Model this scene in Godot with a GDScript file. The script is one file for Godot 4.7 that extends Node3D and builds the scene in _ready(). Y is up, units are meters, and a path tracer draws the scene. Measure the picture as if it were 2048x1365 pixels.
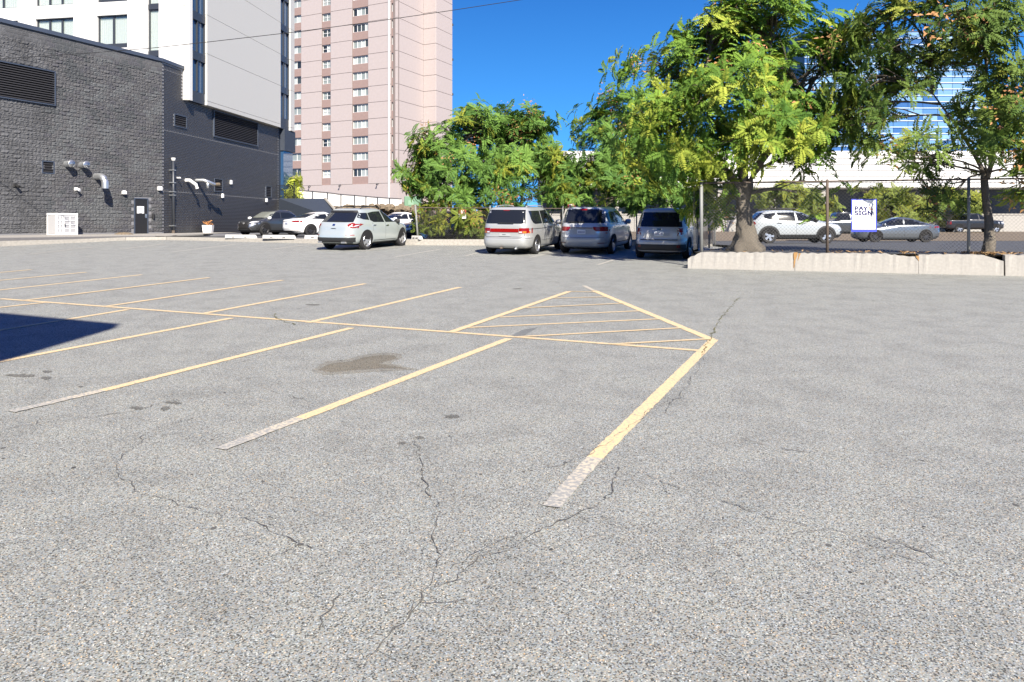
extends Node3D
# A parking lot that rises gently away from the camera. Pixels below are those of the 2048 x 1365 photograph; a pixel gives a
# direction, the distance comes from the lot's plane (Y = SL * d), a wall's plane, or the usual size of the thing.
const F := 1550.0      # focal length in photograph pixels
const HY := 450.0      # horizon row (level lines)
const GV := 400.0      # row where lines on the sloping lot vanish
const EYE := 2.0
const AZ := 18.0        # the sun stands behind the camera, a little to the right
const SL := (HY - GV) / F
var taken := {}
var M := {}
var rng := RandomNumberGenerator.new()

func G(px: float, py: float) -> Vector3:          # pixel to a point on the lot
	var d := F * EYE / (py - GV)
	return Vector3((px - 1024.0) / F * d, SL * d, -d)
func at(px: float, py: float, d: float) -> Vector3:  # pixel at a known distance
	return Vector3((px - 1024.0) / F * d, EYE + (HY - py) / F * d, -d)
func L(r: float, g: float, b: float) -> Color:
	return Color(r, g, b).linear_to_srgb()

# ---------------------------------------------------------------- nodes
func numbered(n: String) -> String:
	var k: int = taken.get(n, 0)
	taken[n] = k + 1
	return n if k == 0 else "%s_%03d" % [n, k]
func tag(o: Node, label: String, category: String, group := "") -> void:
	o.set_meta("label", label)
	o.set_meta("category", category)
	if group: o.set_meta("group", group)
func thing(n: String, label: String, category: String, pos: Vector3, group := "") -> Node3D:
	var o := Node3D.new()
	o.name = numbered(n)
	add_child(o)
	o.position = pos
	tag(o, label, category, group)
	return o
func mesh_of(s) -> Mesh:
	return s.commit() if s is SurfaceTool else s
func part(parent: Node, n: String, s, m: Material, tf := Transform3D()) -> MeshInstance3D:
	var o := MeshInstance3D.new()
	o.name = n
	o.mesh = mesh_of(s)
	o.material_override = m
	o.transform = tf
	parent.add_child(o, true)
	return o
func struct(n: String, s, m: Material) -> MeshInstance3D:
	var o := part(self, numbered(n), s, m)
	o.set_meta("kind", "structure")
	return o
func solo(n: String, s, m: Material, label: String, category: String, group := "") -> MeshInstance3D:
	var o := part(self, numbered(n), s, m)
	tag(o, label, category, group)
	return o

# ---------------------------------------------------------------- shapes
func st_new() -> SurfaceTool:
	var s := SurfaceTool.new()
	s.begin(Mesh.PRIMITIVE_TRIANGLES)
	return s
func tri(s: SurfaceTool, a: Vector3, b: Vector3, c: Vector3) -> void:
	s.add_vertex(a); s.add_vertex(b); s.add_vertex(c)
func quad(s: SurfaceTool, a: Vector3, b: Vector3, c: Vector3, d: Vector3) -> void:
	tri(s, a, b, c); tri(s, a, c, d)
func box(s: SurfaceTool, c: Vector3, z: Vector3, b := Basis()) -> void:
	var h := z * 0.5
	var p: Array[Vector3] = []
	for k in 8:
		p.append(c + b * Vector3(h.x if k & 1 else -h.x, h.y if k & 2 else -h.y, h.z if k & 4 else -h.z))
	quad(s, p[0], p[2], p[3], p[1]); quad(s, p[4], p[5], p[7], p[6])
	quad(s, p[0], p[4], p[6], p[2]); quad(s, p[1], p[3], p[7], p[5])
	quad(s, p[2], p[6], p[7], p[3]); quad(s, p[0], p[1], p[5], p[4])
func box2(s: SurfaceTool, lo: Vector3, hi: Vector3) -> void:
	box(s, (lo + hi) * 0.5, hi - lo)
func cbox(s: SurfaceTool, lo: Vector3, hi: Vector3, ch: float) -> void:   # box with its upper and vertical edges chamfered
	var rings: Array = []
	for r in [[lo.y, 0.0], [hi.y - ch, 0.0], [hi.y, ch]]:
		var q: float = r[1]
		var a := lo + Vector3(q, 0, q)
		var b := hi - Vector3(q, 0, q)
		rings.append([Vector3(a.x + ch, r[0], a.z), Vector3(b.x - ch, r[0], a.z), Vector3(b.x, r[0], a.z + ch), Vector3(b.x, r[0], b.z - ch), Vector3(b.x - ch, r[0], b.z), Vector3(a.x + ch, r[0], b.z), Vector3(a.x, r[0], b.z - ch), Vector3(a.x, r[0], a.z + ch)])
	for k in 2:
		for j in 8:
			var i := (j + 1) % 8
			quad(s, rings[k][j], rings[k][i], rings[k + 1][i], rings[k + 1][j])
	for j in range(1, 7):
		tri(s, rings[2][0], rings[2][j], rings[2][j + 1])
		tri(s, rings[0][0], rings[0][j + 1], rings[0][j])
func side_of(v: Vector3) -> Vector3:
	return v.cross(Vector3.UP if absf(v.y) < 0.9 else Vector3.RIGHT).normalized()
func tube(s: SurfaceTool, pts: Array, radii: Array, n := 8, cap := true) -> void:
	var rings: Array = []
	for i in pts.size():
		var a: Vector3 = pts[maxi(i - 1, 0)]
		var b: Vector3 = pts[mini(i + 1, pts.size() - 1)]
		var t := (b - a).normalized()
		var u := side_of(t)
		var w := u.cross(t)
		var r: float = radii[mini(i, radii.size() - 1)]
		var ring: Array[Vector3] = []
		for k in n:
			var an := TAU * k / n
			ring.append(pts[i] + (u * cos(an) + w * sin(an)) * r)
		rings.append(ring)
	for i in pts.size() - 1:
		for k in n:
			var j := (k + 1) % n
			quad(s, rings[i][k], rings[i][j], rings[i + 1][j], rings[i + 1][k])
	if cap:
		for k in range(1, n - 1):
			tri(s, rings[0][0], rings[0][k + 1], rings[0][k])
			var e: Array = rings[pts.size() - 1]
			tri(s, e[0], e[k], e[k + 1])
func lathe(s: SurfaceTool, prof: Array, axis: Basis, c: Vector3, n := 16) -> void:   # prof: Vector2(radius, height along axis.y)
	for i in prof.size() - 1:
		for k in n:
			var a := TAU * k / n
			var b := TAU * (k + 1) / n
			var p := func(q: Vector2, an: float) -> Vector3: return c + axis * Vector3(q.x * cos(an), q.y, q.x * sin(an))
			quad(s, p.call(prof[i], a), p.call(prof[i], b), p.call(prof[i + 1], b), p.call(prof[i + 1], a))
func smooth(s: SurfaceTool) -> SurfaceTool:
	s.generate_normals()
	return s
func sheet(s: SurfaceTool, pts: PackedVector2Array, hgt: Callable, uvs := 1.0) -> void:   # polygon in (X, d) laid at height hgt(X, d)
	var idx := Geometry2D.triangulate_polygon(pts)
	for i in range(0, idx.size(), 3):
		var turn := (pts[idx[i + 1]] - pts[idx[i]]).cross(pts[idx[i + 2]] - pts[idx[i]])
		for k in ([0, 1, 2] if turn < 0 else [0, 2, 1]):
			var p := pts[idx[i + k]]
			s.set_uv(Vector2(p.x, p.y) * uvs)
			s.set_uv2(Vector2(p.x, p.y) * uvs)
			s.set_normal(Vector3.UP)
			s.add_vertex(Vector3(p.x, hgt.call(p.x, p.y), -p.y))
func lot_y(_x: float, d: float) -> float: return SL * d
func next_y(_x: float, d: float) -> float:         # the neighbouring lot behind the fence is nearly level
	return 1.2 - 0.0043 * (d - 22.0) if d < 36.0 else 1.14 - 0.016 * (d - 36.0)

# ---------------------------------------------------------------- materials
func mat(c: Color, rough := 0.8, metal := 0.0) -> StandardMaterial3D:
	var m := StandardMaterial3D.new()
	m.albedo_color = c
	m.roughness = rough
	m.metallic = metal
	return m
func noise(freq: float, octaves := 4, type := FastNoiseLite.TYPE_SIMPLEX_SMOOTH, sd := 1) -> FastNoiseLite:
	var n := FastNoiseLite.new()
	n.noise_type = type
	n.frequency = freq
	n.fractal_octaves = octaves
	n.seed = sd
	return n
func ntex(n: FastNoiseLite, size: int, stops: Array, normal := false, bump := 4.0) -> NoiseTexture2D:
	var t := NoiseTexture2D.new()
	t.width = size; t.height = size
	t.seamless = true
	t.noise = n
	if normal:
		t.as_normal_map = true
		t.bump_strength = bump
	else:
		var g := Gradient.new()
		var off := PackedFloat32Array()
		var col := PackedColorArray()
		for q in stops:
			off.append(q[0]); col.append(q[1])
		g.offsets = off; g.colors = col
		t.color_ramp = g
	return t
func grained(c: Color, dark: float, freq: float, scale: float, rough := 0.85, bump := 0.0, sd := 3) -> StandardMaterial3D:   # a colour with a fine and patchy grain, laid in world space
	var m := mat(Color.WHITE, rough)
	m.albedo_texture = ntex(noise(freq, 5, FastNoiseLite.TYPE_SIMPLEX_SMOOTH, sd), 512, [[0.0, c * Color(dark, dark, dark, 1)], [0.5, c * Color((1 + dark) / 2, (1 + dark) / 2, (1 + dark) / 2, 1)], [1.0, c]])
	m.uv1_triplanar = true
	m.uv1_world_triplanar = true
	m.uv1_scale = Vector3.ONE * scale
	if bump > 0:
		m.normal_enabled = true
		m.normal_texture = ntex(noise(freq * 1.5, 4, FastNoiseLite.TYPE_SIMPLEX_SMOOTH, sd + 1), 512, [], true, bump)
	return m
func chipped(c: Color, bare: float, soft: float, sd: int) -> StandardMaterial3D:   # road paint worn through to the asphalt in small chips
	var m := mat(Color.WHITE, 0.85)
	var under := L(0.265, 0.265, 0.255)
	m.albedo_texture = ntex(noise(0.05, 5, FastNoiseLite.TYPE_SIMPLEX, sd), 512, [[0.0, under], [bare - soft, under], [bare + soft, c], [1.0, c * Color(1.04, 1.04, 1.04, 1)]])
	m.uv1_triplanar = true
	m.uv1_world_triplanar = true
	m.uv1_scale = Vector3.ONE * 0.8
	return m
func vcol(rough := 0.8) -> StandardMaterial3D:
	var m := mat(Color.WHITE, rough)
	m.vertex_color_use_as_albedo = true
	return m
func paint(c: Color, metal := 0.55, rough := 0.38) -> StandardMaterial3D:
	var m := mat(c, rough, metal)
	m.clearcoat_enabled = true
	m.clearcoat = 0.8
	m.clearcoat_roughness = 0.06
	return m
func asphalt_texture() -> ImageTexture:
	# aggregate: pale and dark stones in a grey binder, 2.1 m across 1024 pixels
	var n := 1024
	var cell := noise(0.3, 1, FastNoiseLite.TYPE_CELLULAR, 11)
	cell.cellular_return_type = FastNoiseLite.RETURN_CELL_VALUE
	cell.cellular_jitter = 1.0
	var gap := noise(0.3, 1, FastNoiseLite.TYPE_CELLULAR, 11)
	gap.cellular_return_type = FastNoiseLite.RETURN_DISTANCE2_SUB
	var fine := noise(0.35, 2, FastNoiseLite.TYPE_SIMPLEX, 5)
	var a := cell.get_image(n, n).get_data()
	var b := gap.get_image(n, n, false, false, false).get_data()
	var c := fine.get_image(n, n).get_data()
	var o := PackedByteArray()
	o.resize(n * n * 3)
	var tint := [Color(1, 1, 1), Color(1.02, 1.0, 0.96), Color(0.95, 0.99, 1.05), Color(1.06, 0.985, 0.91), Color(1, 1.0, 1.02), Color(0.97, 1, 1)]
	for i in n * n:
		var v := a[i]
		var lum := 142.0 + (c[i] - 128) * 0.17 + (v - 128) * 0.13
		if v < 46: lum -= 52.0
		elif v > 232: lum += 26.0
		if b[i] < 16: lum -= 10.0
		var t: Color = tint[v % 6]
		o[i * 3] = clampi(int(lum * t.r * 0.985), 0, 255)
		o[i * 3 + 1] = clampi(int(lum * t.g), 0, 255)
		o[i * 3 + 2] = clampi(int(lum * t.b * 0.974), 0, 255)
	return ImageTexture.create_from_image(Image.create_from_data(n, n, false, Image.FORMAT_RGB8, o))
func make_materials() -> void:
	var asp := mat(Color(1, 1, 1), 0.9)
	asp.albedo_texture = asphalt_texture()
	asp.uv1_scale = Vector3.ONE / 2.1
	asp.normal_enabled = true
	asp.normal_texture = ntex(noise(0.18, 2, FastNoiseLite.TYPE_CELLULAR, 11), 1024, [], true, 1.6)
	asp.normal_texture.seamless = false
	asp.normal_scale = 0.6
	asp.detail_enabled = true
	asp.detail_blend_mode = BaseMaterial3D.BLEND_MODE_MUL
	asp.detail_uv_layer = BaseMaterial3D.DETAIL_UV_2
	asp.uv2_scale = Vector3.ONE / 17.0
	asp.detail_albedo = ntex(noise(0.02, 7, FastNoiseLite.TYPE_SIMPLEX_SMOOTH, 21), 1024, [[0.0, Color(0.9, 0.9, 0.9)], [0.4, Color(0.965, 0.965, 0.965)], [0.6, Color(1, 1, 1)], [1.0, Color(1, 1, 0.99)]])
	asp.detail_mask = ntex(noise(0.5, 1), 32, [[0.0, Color.WHITE], [1.0, Color.WHITE]])
	M.asphalt = asp
	M.asphalt2 = grained(L(0.085, 0.088, 0.092), 0.7, 0.05, 0.25)
	M.dirt = grained(L(0.27, 0.21, 0.14), 0.55, 0.04, 0.4, 0.95, 3.0)
	M.earth = grained(L(0.22, 0.2, 0.16), 0.6, 0.02, 0.1)
	M.concrete = grained(L(0.37, 0.35, 0.315), 0.82, 0.03, 0.5, 0.9, 1.0)
	M.concrete_wall = grained(L(0.35, 0.335, 0.31), 0.9, 0.03, 0.6, 0.9, 0.5, 8)
	M.white_block = grained(L(0.72, 0.71, 0.68), 0.85, 0.04, 0.8)
	M.line = chipped(L(0.58, 0.44, 0.255), 0.26, 0.06, 31)
	M.worn = chipped(L(0.47, 0.42, 0.33), 0.42, 0.11, 32)
	M.worn2 = chipped(L(0.44, 0.4, 0.33), 0.5, 0.12, 34)
	M.worn3 = chipped(L(0.42, 0.395, 0.34), 0.58, 0.12, 35)
	M.pale_line = chipped(L(0.46, 0.43, 0.36), 0.47, 0.15, 33)
	M.crack = grained(L(0.15, 0.146, 0.135), 0.6, 0.3, 4.0, 1.0)
	M.weed = grained(L(0.2, 0.19, 0.05), 0.5, 0.2, 2.0)
	M.stain = asp.duplicate()       # the same aggregate, soaked darker
	M.stain.albedo_color = Color(0.8, 0.76, 0.7)
	M.stain_rim = asp.duplicate()
	M.stain_rim.albedo_color = Color(0.92, 0.9, 0.87)
	M.oil = asp.duplicate()
	M.oil.albedo_color = Color(0.72, 0.71, 0.7)
	M.patch = asp.duplicate()
	M.patch.albedo_color = Color(0.8, 0.81, 0.83)
	M.block = vcol(0.85)
	M.mortar = mat(L(0.19, 0.19, 0.2), 0.95)
	M.brick = grained(L(0.047, 0.046, 0.048), 0.75, 0.06, 0.7, 0.55)
	M.mortar2 = mat(L(0.3, 0.3, 0.31), 0.9)
	M.coping = mat(L(0.07, 0.085, 0.115), 0.45, 0.3)
	M.slate = grained(L(0.035, 0.045, 0.065), 0.85, 0.03, 0.3, 0.6)
	M.louver = mat(L(0.03, 0.03, 0.034), 0.5)
	M.black = mat(L(0.012, 0.012, 0.013), 0.6)
	M.void = mat(L(0.006, 0.006, 0.007), 0.9)
	M.galv = mat(L(0.55, 0.57, 0.58), 0.35, 0.8)
	M.white = mat(L(0.8, 0.8, 0.8), 0.5)
	M.white_metal = mat(L(0.75, 0.75, 0.74), 0.4)
	M.panel_white = mat(L(0.6, 0.6, 0.6), 0.6)
	M.mesh_panel = mat(L(0.36, 0.36, 0.37), 0.6)
	M.hotel = grained(L(0.62, 0.615, 0.6), 0.95, 0.05, 0.35, 0.75)
	M.hotel_brick = grained(L(0.51, 0.505, 0.48), 0.93, 0.08, 0.6, 0.8)
	M.frame = mat(L(0.045, 0.05, 0.06), 0.4, 0.3)
	M.glass_blue = mat(L(0.03, 0.08, 0.17), 0.05, 0.2)
	M.curtain = mat(L(0.34, 0.345, 0.33), 0.9)
	var pane := mat(Color(0.82, 0.9, 0.87, 0.14), 0.03)
	pane.transparency = BaseMaterial3D.TRANSPARENCY_ALPHA
	M.pane = pane
	M.pink = grained(L(0.405, 0.352, 0.342), 0.95, 0.03, 0.12)
	M.pink_dark = grained(L(0.29, 0.205, 0.185), 0.93, 0.03, 0.12)
	M.joint = mat(L(0.18, 0.15, 0.14), 0.9)
	M.tower_glass = [mat(L(0.05, 0.06, 0.06), 0.08), mat(L(0.22, 0.25, 0.24), 0.1), mat(L(0.42, 0.45, 0.43), 0.12), mat(L(0.02, 0.025, 0.03), 0.06), mat(L(0.3, 0.33, 0.32), 0.1)]
	M.glass = mat(L(0.012, 0.014, 0.018), 0.04)
	M.tyre = mat(L(0.018, 0.018, 0.019), 0.85)
	M.rim = mat(L(0.62, 0.63, 0.65), 0.28, 0.85)
	M.rim_dark = mat(L(0.06, 0.06, 0.065), 0.35, 0.6)
	M.plastic = mat(L(0.022, 0.023, 0.025), 0.65)
	M.red = mat(L(0.2, 0.006, 0.006), 0.12)
	M.amber = mat(L(0.5, 0.14, 0.02), 0.15)
	M.lamp_clear = mat(L(0.62, 0.63, 0.66), 0.1, 0.3)
	M.chrome = mat(L(0.8, 0.8, 0.82), 0.12, 1.0)
	M.rust = grained(L(0.15, 0.115, 0.09), 0.6, 0.1, 2.0, 0.85)
	M.post = grained(L(0.3, 0.31, 0.3), 0.6, 0.1, 2.0, 0.55)
	M.wire = mat(L(0.1, 0.1, 0.1), 0.6, 0.3)
	M.bark = grained(L(0.26, 0.225, 0.18), 0.5, 0.05, 1.2, 0.95, 6.0)
	M.bark2 = grained(L(0.16, 0.13, 0.1), 0.6, 0.05, 1.5, 0.95, 4.0)
	M.navy = mat(L(0.02, 0.022, 0.16), 0.5)
	M.blue = mat(L(0.05, 0.07, 0.48), 0.45)
	var leaf := mat(Color.WHITE, 0.62)
	leaf.metallic_specular = 0.25
	leaf.vertex_color_use_as_albedo = true
	leaf.cull_mode = BaseMaterial3D.CULL_DISABLED
	leaf.backlight_enabled = true
	leaf.backlight = Color(0.42, 0.52, 0.16)
	M.leaf = leaf

# ---------------------------------------------------------------- walls: a vertical plane through o along t = (dX, dd)
func wall(x: float, d: float, t: Vector2) -> Dictionary:
	t = t.normalized()
	var tan3 := Vector3(t.x, 0, -t.y)
	return {"o": Vector3(x, 0, -d), "t": t, "b": Basis(tan3, Vector3.UP, tan3.cross(Vector3.UP))}
func uv(w: Dictionary, px: float, py: float) -> Vector2:   # pixel to (metres along the wall, height)
	var k := (px - 1024.0) / F
	var o: Vector3 = w.o
	var t: Vector2 = w.t
	var s := (k * -o.z - o.x) / (t.x - k * t.y)
	return Vector2(s, EYE + (HY - py) / F * (-o.z + t.y * s))
func moved(w: Dictionary, out: float) -> Dictionary:
	var r := w.duplicate()
	r.o = w.o + w.b * Vector3(0, 0, out)
	return r
func wtf(w: Dictionary, root: Node3D) -> Transform3D:
	return Transform3D(w.b, w.o - root.position)

func ground_and_markings() -> void:
	var s := st_new()
	sheet(s, PackedVector2Array([Vector2(-900, -300), Vector2(900, -300), Vector2(900, 1500), Vector2(-900, 1500)]), func(_x, d): return -0.35 if d > 60.0 else -0.35)
	struct("ground", s, M.earth)
	# the lot, up to the retaining wall, the van row and the kerb along the building
	var edge := PackedVector2Array([Vector2(-60, -45), Vector2(45, -45), Vector2(45, 11.5), Vector2(5.2, 22.75), Vector2(9.0, 31.3), Vector2(8.7, 33.5), Vector2(-4.25, 34.1), Vector2(-8.47, 35.3), Vector2(-13.8, 37.4), Vector2(-17.25, 38.6), Vector2(-19.0, 38.1), Vector2(-20.3, 36.1), Vector2(-21.9, 33.3), Vector2(-26, 24), Vector2(-60, 24)])
	s = st_new()
	sheet(s, edge, lot_y)
	var lot := struct("parking_lot", s, M.asphalt)
	# neighbouring lot behind the fence
	s = st_new()
	sheet(s, PackedVector2Array([Vector2(5.35, 22.85), Vector2(45, 11.6), Vector2(90, 11.6), Vector2(90, 36), Vector2(8.75, 36), Vector2(8.75, 33.6), Vector2(9.1, 31.3)]), next_y)
	sheet(s, PackedVector2Array([Vector2(-4.2, 36), Vector2(90, 36), Vector2(90, 58), Vector2(-4.2, 58)]), next_y)
	sheet(s, PackedVector2Array([Vector2(-4.2, 34.3), Vector2(8.75, 33.75), Vector2(8.75, 36), Vector2(-4.2, 36)]), next_y)
	struct("neighbouring_lot", s, M.asphalt2)
	# level strip behind the kerb
	s = st_new()
	sheet(s, PackedVector2Array([Vector2(-4.2, 34.4), Vector2(-4.2, 75), Vector2(-17.9, 75), Vector2(-17.9, 38.9), Vector2(-13.8, 37.7), Vector2(-8.47, 35.6)]), func(_x, d): return 1.3 + 0.002 * (d - 36))
	struct("driveway", s, M.asphalt2)
	# kerb: a raised strip of concrete along that edge
	var kerb := [Vector2(8.7, 33.5), Vector2(2.2, 33.8), Vector2(-4.25, 34.1), Vector2(-8.47, 35.3), Vector2(-13.8, 37.4), Vector2(-17.25, 38.6), Vector2(-19.0, 38.1), Vector2(-20.3, 36.1), Vector2(-21.9, 33.3), Vector2(-26, 24)]
	for i in kerb.size() - 1:
		s = st_new()
		var a: Vector2 = kerb[i]
		var b: Vector2 = kerb[i + 1]
		var n := (b - a).orthogonal().normalized() * -1.0
		if n.y < 0: n = -n
		if i >= 5: n = Vector2(-absf(n.x), n.y if i == 5 else absf(n.y))
		var hgt := func(p: Vector2) -> float: return maxf(SL * p.y + 0.16, 1.36 if i < 6 else 1.3)
		var w := 0.35
		var A := Vector3(a.x, SL * a.y - 0.15, -a.y)
		var B := Vector3(b.x, SL * b.y - 0.15, -b.y)
		var A1 := Vector3(a.x, hgt.call(a), -a.y) + Vector3(n.x, 0, -n.y) * 0.03
		var B1 := Vector3(b.x, hgt.call(b), -b.y) + Vector3(n.x, 0, -n.y) * 0.03
		var A2 := A1 + Vector3(n.x, 0, -n.y) * w
		var B2 := B1 + Vector3(n.x, 0, -n.y) * w
		quad(s, A, B, B1, A1); quad(s, A1, B1, B2, A2)
		quad(s, A2, B2, B2 - Vector3(0, 0.6, 0), A2 - Vector3(0, 0.6, 0))
		struct("kerb", s, M.concrete)
	# sidewalk between kerb and building
	s = st_new()
	sheet(s, PackedVector2Array([Vector2(-13.6, 37.9), Vector2(-17.25, 38.75), Vector2(-19.1, 38.3), Vector2(-20.55, 36.2), Vector2(-22.15, 33.4), Vector2(-26.2, 24.1), Vector2(-32, 19), Vector2(-27.4, 29), Vector2(-20.5, 45.7), Vector2(-19.9, 51), Vector2(-17.9, 51), Vector2(-17.9, 40)]), func(x, d): return 1.5 if d > 45 else (1.5 if x < -24 or d > 42 else 1.44))
	struct("sidewalk", s, M.concrete)

	# painted lines
	var marks := Node3D.new()
	marks.name = "painted_markings"
	add_child(marks)
	marks.set_meta("kind", "structure")
	rng.seed = 5
	var W := 0.13
	var lines := [
		[0, 598, 1402, 702, W, "line"], [1428, 680, 1190, 917, 0.132, "line"], [1190, 917, 1163, 947, 0.13, "worn"], [1163, 947, 1134, 980, 0.128, "worn2"], [1134, 980, 1103, 1016, 0.125, "worn3"],
		[1018, 678, 600, 838, 0.13, "line"], [600, 838, 545, 859, 0.13, "worn"], [545, 859, 492, 880, 0.128, "worn2"], [492, 880, 440, 900, 0.125, "worn3"],
		[703, 656.5, 205, 782, 0.13, "line"], [205, 782, 140, 797, 0.13, "worn"], [140, 797, 80, 811.5, 0.128, "worn2"], [80, 811.5, 22, 825, 0.125, "worn3"],
		[463, 637, -60, 735, W, "line"], [255, 620, -60, 671, W, "line"], [88, 606, -60, 622, W, "line"],
		[900, 666, 1138, 584, W, "line"], [615, 646, 920, 575, W, "line"], [400, 629, 730, 568, W, "line"], [205, 614.5, 565, 561, W, "line"],
		[45, 602, 418, 556, W, "line"], [-60, 587, 283, 550, W, "line"], [-60, 567, 172, 545, W, "line"], [-60, 551, 62, 540, W, "line"],
		[1138, 583.5, 1194, 585, 0.09, "line"], [1188, 582, 1424, 680, 0.14, "line"], [1168, 572, 1187, 581.5, 0.1, "worn"],
		[1108, 597, 1212, 594.5, 0.095, "line"], [1052, 616.5, 1246, 607.5, 0.095, "line"], [1000, 635, 1286, 622, 0.095, "line"],
		[935, 656, 1322, 638.5, 0.095, "line"], [1030, 675, 1366, 656.5, 0.095, "line"], [1222, 689.5, 1418, 679, 0.095, "line"],
		[930, 512, 985, 500, 0.1, "pale_line"], [1060, 515.5, 1112, 503.5, 0.1, "pale_line"], [545, 499, 640, 486.5, 0.1, "pale_line"], [720, 503.5, 838, 490.5, 0.1, "pale_line"],
		[790, 514, 880, 499, 0.1, "pale_line"], [345, 504, 470, 489, 0.1, "pale_line"], [240, 499, 330, 488, 0.1, "pale_line"], [60, 509, 190, 494, 0.1, "pale_line"], [1196, 530, 1255, 512, 0.1, "pale_line"]]
	var lift := 0.004
	for q in lines:
		var a := G(q[0], q[1])
		var b := G(q[2], q[3])
		var o := part(marks, "worn_line" if q[5].begins_with("worn") else "painted_line", strip(a, b, q[4], lift), M[q[5]])
		lift = 0.004 + fmod(lift - 0.004 + 0.0011, 0.0045)
		o.set_meta("kind", "structure")
	# cracks, stains and spots in the asphalt
	var cracks := [
		[[290, 870, 262, 905, 232, 935, 240, 962, 290, 992, 360, 1010, 430, 1032, 490, 1046, 540, 1062, 590, 1084, 640, 1102], 0.012, "crack"],
		[[830, 882, 836, 905, 846, 945, 852, 985, 880, 1010, 868, 1060, 876, 1130, 850, 1190, 820, 1240, 770, 1300, 730, 1350], 0.014, "crack"],
		[[1236, 936, 1228, 985, 1190, 1022, 1115, 1042, 1060, 1076, 980, 1112, 880, 1172, 800, 1240], 0.012, "crack"],
		[[1404, 708, 1428, 664, 1440, 640, 1470, 606, 1480, 596], 0.022, "weed"], [[1480, 596, 1540, 596, 1600, 598, 1700, 600, 1800, 604, 1930, 606, 2060, 611], 0.02, "crack"],
		[[1370, 792, 1310, 815, 1280, 840, 1240, 868, 1190, 905, 1120, 930, 1040, 950], 0.009, "crack"],
		[[1226, 936, 1330, 966, 1440, 1002, 1560, 1042, 1690, 1066, 1810, 1090, 1900, 1130], 0.012, "crack"],
		[[552, 628, 549, 636, 566, 643, 590, 651], 0.03, "weed"], [[552, 628, 600, 618, 660, 607], 0.014, "crack"],
		[[-40, 866, 130, 842, 250, 826, 330, 806, 430, 792], 0.012, "crack"], [[430, 792, 540, 782, 570, 790, 610, 802], 0.01, "crack"],
		[[280, 547, 420, 552, 700, 556, 1000, 562, 1300, 566], 0.014, "crack"], [[330, 640, 280, 652, 275, 662], 0.012, "crack"],
		[[1410, 705, 1398, 740, 1360, 790, 1330, 830], 0.01, "crack"], [[300, 868, 340, 850, 420, 830], 0.01, "crack"],
		[[640, 1260, 655, 1215, 670, 1180], 0.012, "crack"], [[1560, 750, 1600, 742, 1680, 745, 1760, 741], 0.01, "crack"], [[1480, 880, 1600, 906, 1720, 920], 0.01, "crack"],
		[[1630, 556, 1760, 552, 1900, 560, 2048, 562], 0.012, "crack"], [[120, 610, 260, 588, 330, 584], 0.014, "crack"], [[700, 640, 800, 646, 905, 640], 0.01, "crack"],
		[[0, 770, 110, 765, 200, 757, 300, 745], 0.01, "crack"], [[900, 1140, 990, 1090, 1080, 1060], 0.009, "crack"], [[460, 730, 560, 706, 640, 690], 0.009, "crack"], [[1700, 1080, 1830, 1120, 2048, 1190], 0.009, "crack"]]
	for q in cracks:
		part(lot, "crack", crack(q[0], q[1]), M[q[2]])
	part(lot, "stain_edge", blot([622, 743, 650, 724, 696, 719, 728, 710, 764, 706, 800, 708, 806, 716, 780, 727, 838, 740, 770, 743, 704, 747, 650, 751], 0.0025), M.stain_rim)
	part(lot, "stain", blot([636, 740, 660, 728, 700, 724, 730, 715, 762, 711, 790, 712, 792, 718, 760, 728, 815, 738, 760, 738, 700, 742, 660, 746], 0.0035), M.stain)
	for q in [[272, 817, 14, 4], [348, 806, 18, 3], [330, 818, 10, 5], [805, 887, 9, 3], [838, 876, 10, 3.5], [905, 834, 16, 4], [94, 744, 10, 3], [92, 757, 14, 3], [40, 752, 30, 4], [852, 1042, 5, 3], [980, 1109, 6, 3.5], [625, 610, 14, 1.5], [1035, 578, 12, 1.2], [730, 700, 10, 2], [160, 774, 6, 2], [446, 872, 4, 2], [590, 1174, 4, 3], [1660, 668, 4, 1.4], [760, 745, 7, 2]]:
		part(lot, "oil_spot", blot(ring_px(q[0], q[1], q[2], q[3]), 0.003), M.oil)
	part(lot, "tar_patch", blot([1022, 672, 1046, 660, 1076, 655, 1062, 664, 1040, 676], 0.003), M.patch)
	var drip := st_new()
	rng.seed = 41
	for k in 70:
		var c := G(rng.randf_range(-20, 2060), rng.randf_range(560, 1180))
		if k % 3 == 0: c = G(rng.randf_range(250, 1300), rng.randf_range(590, 800))
		var r := rng.randf_range(0.005, 0.02)
		var e0 := rng.randf_range(0.5, 1.6)
		for a in 9:
			var p0 := Vector3(cos(TAU * a / 9) * r, 0, sin(TAU * a / 9) * r * e0); var p1 := Vector3(cos(TAU * (a + 1) / 9) * r, 0, sin(TAU * (a + 1) / 9) * r * e0)
			var tri3 := [c, c + p0, c + p1]
			for q in 3:
				tri3[q].y = SL * -tri3[q].z + 0.0028
				drip.set_color(Color(0.09, 0.088, 0.085) if k % 4 else Color(0.05, 0.05, 0.05))
				drip.add_vertex(tri3[q])
	var dm := part(lot, "drip_marks", drip, M.block)
	dm.set_meta("kind", "stuff")
	# grit: loose stones lying about in the foreground
	var grit := st_new()
	rng.seed = 77
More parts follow.
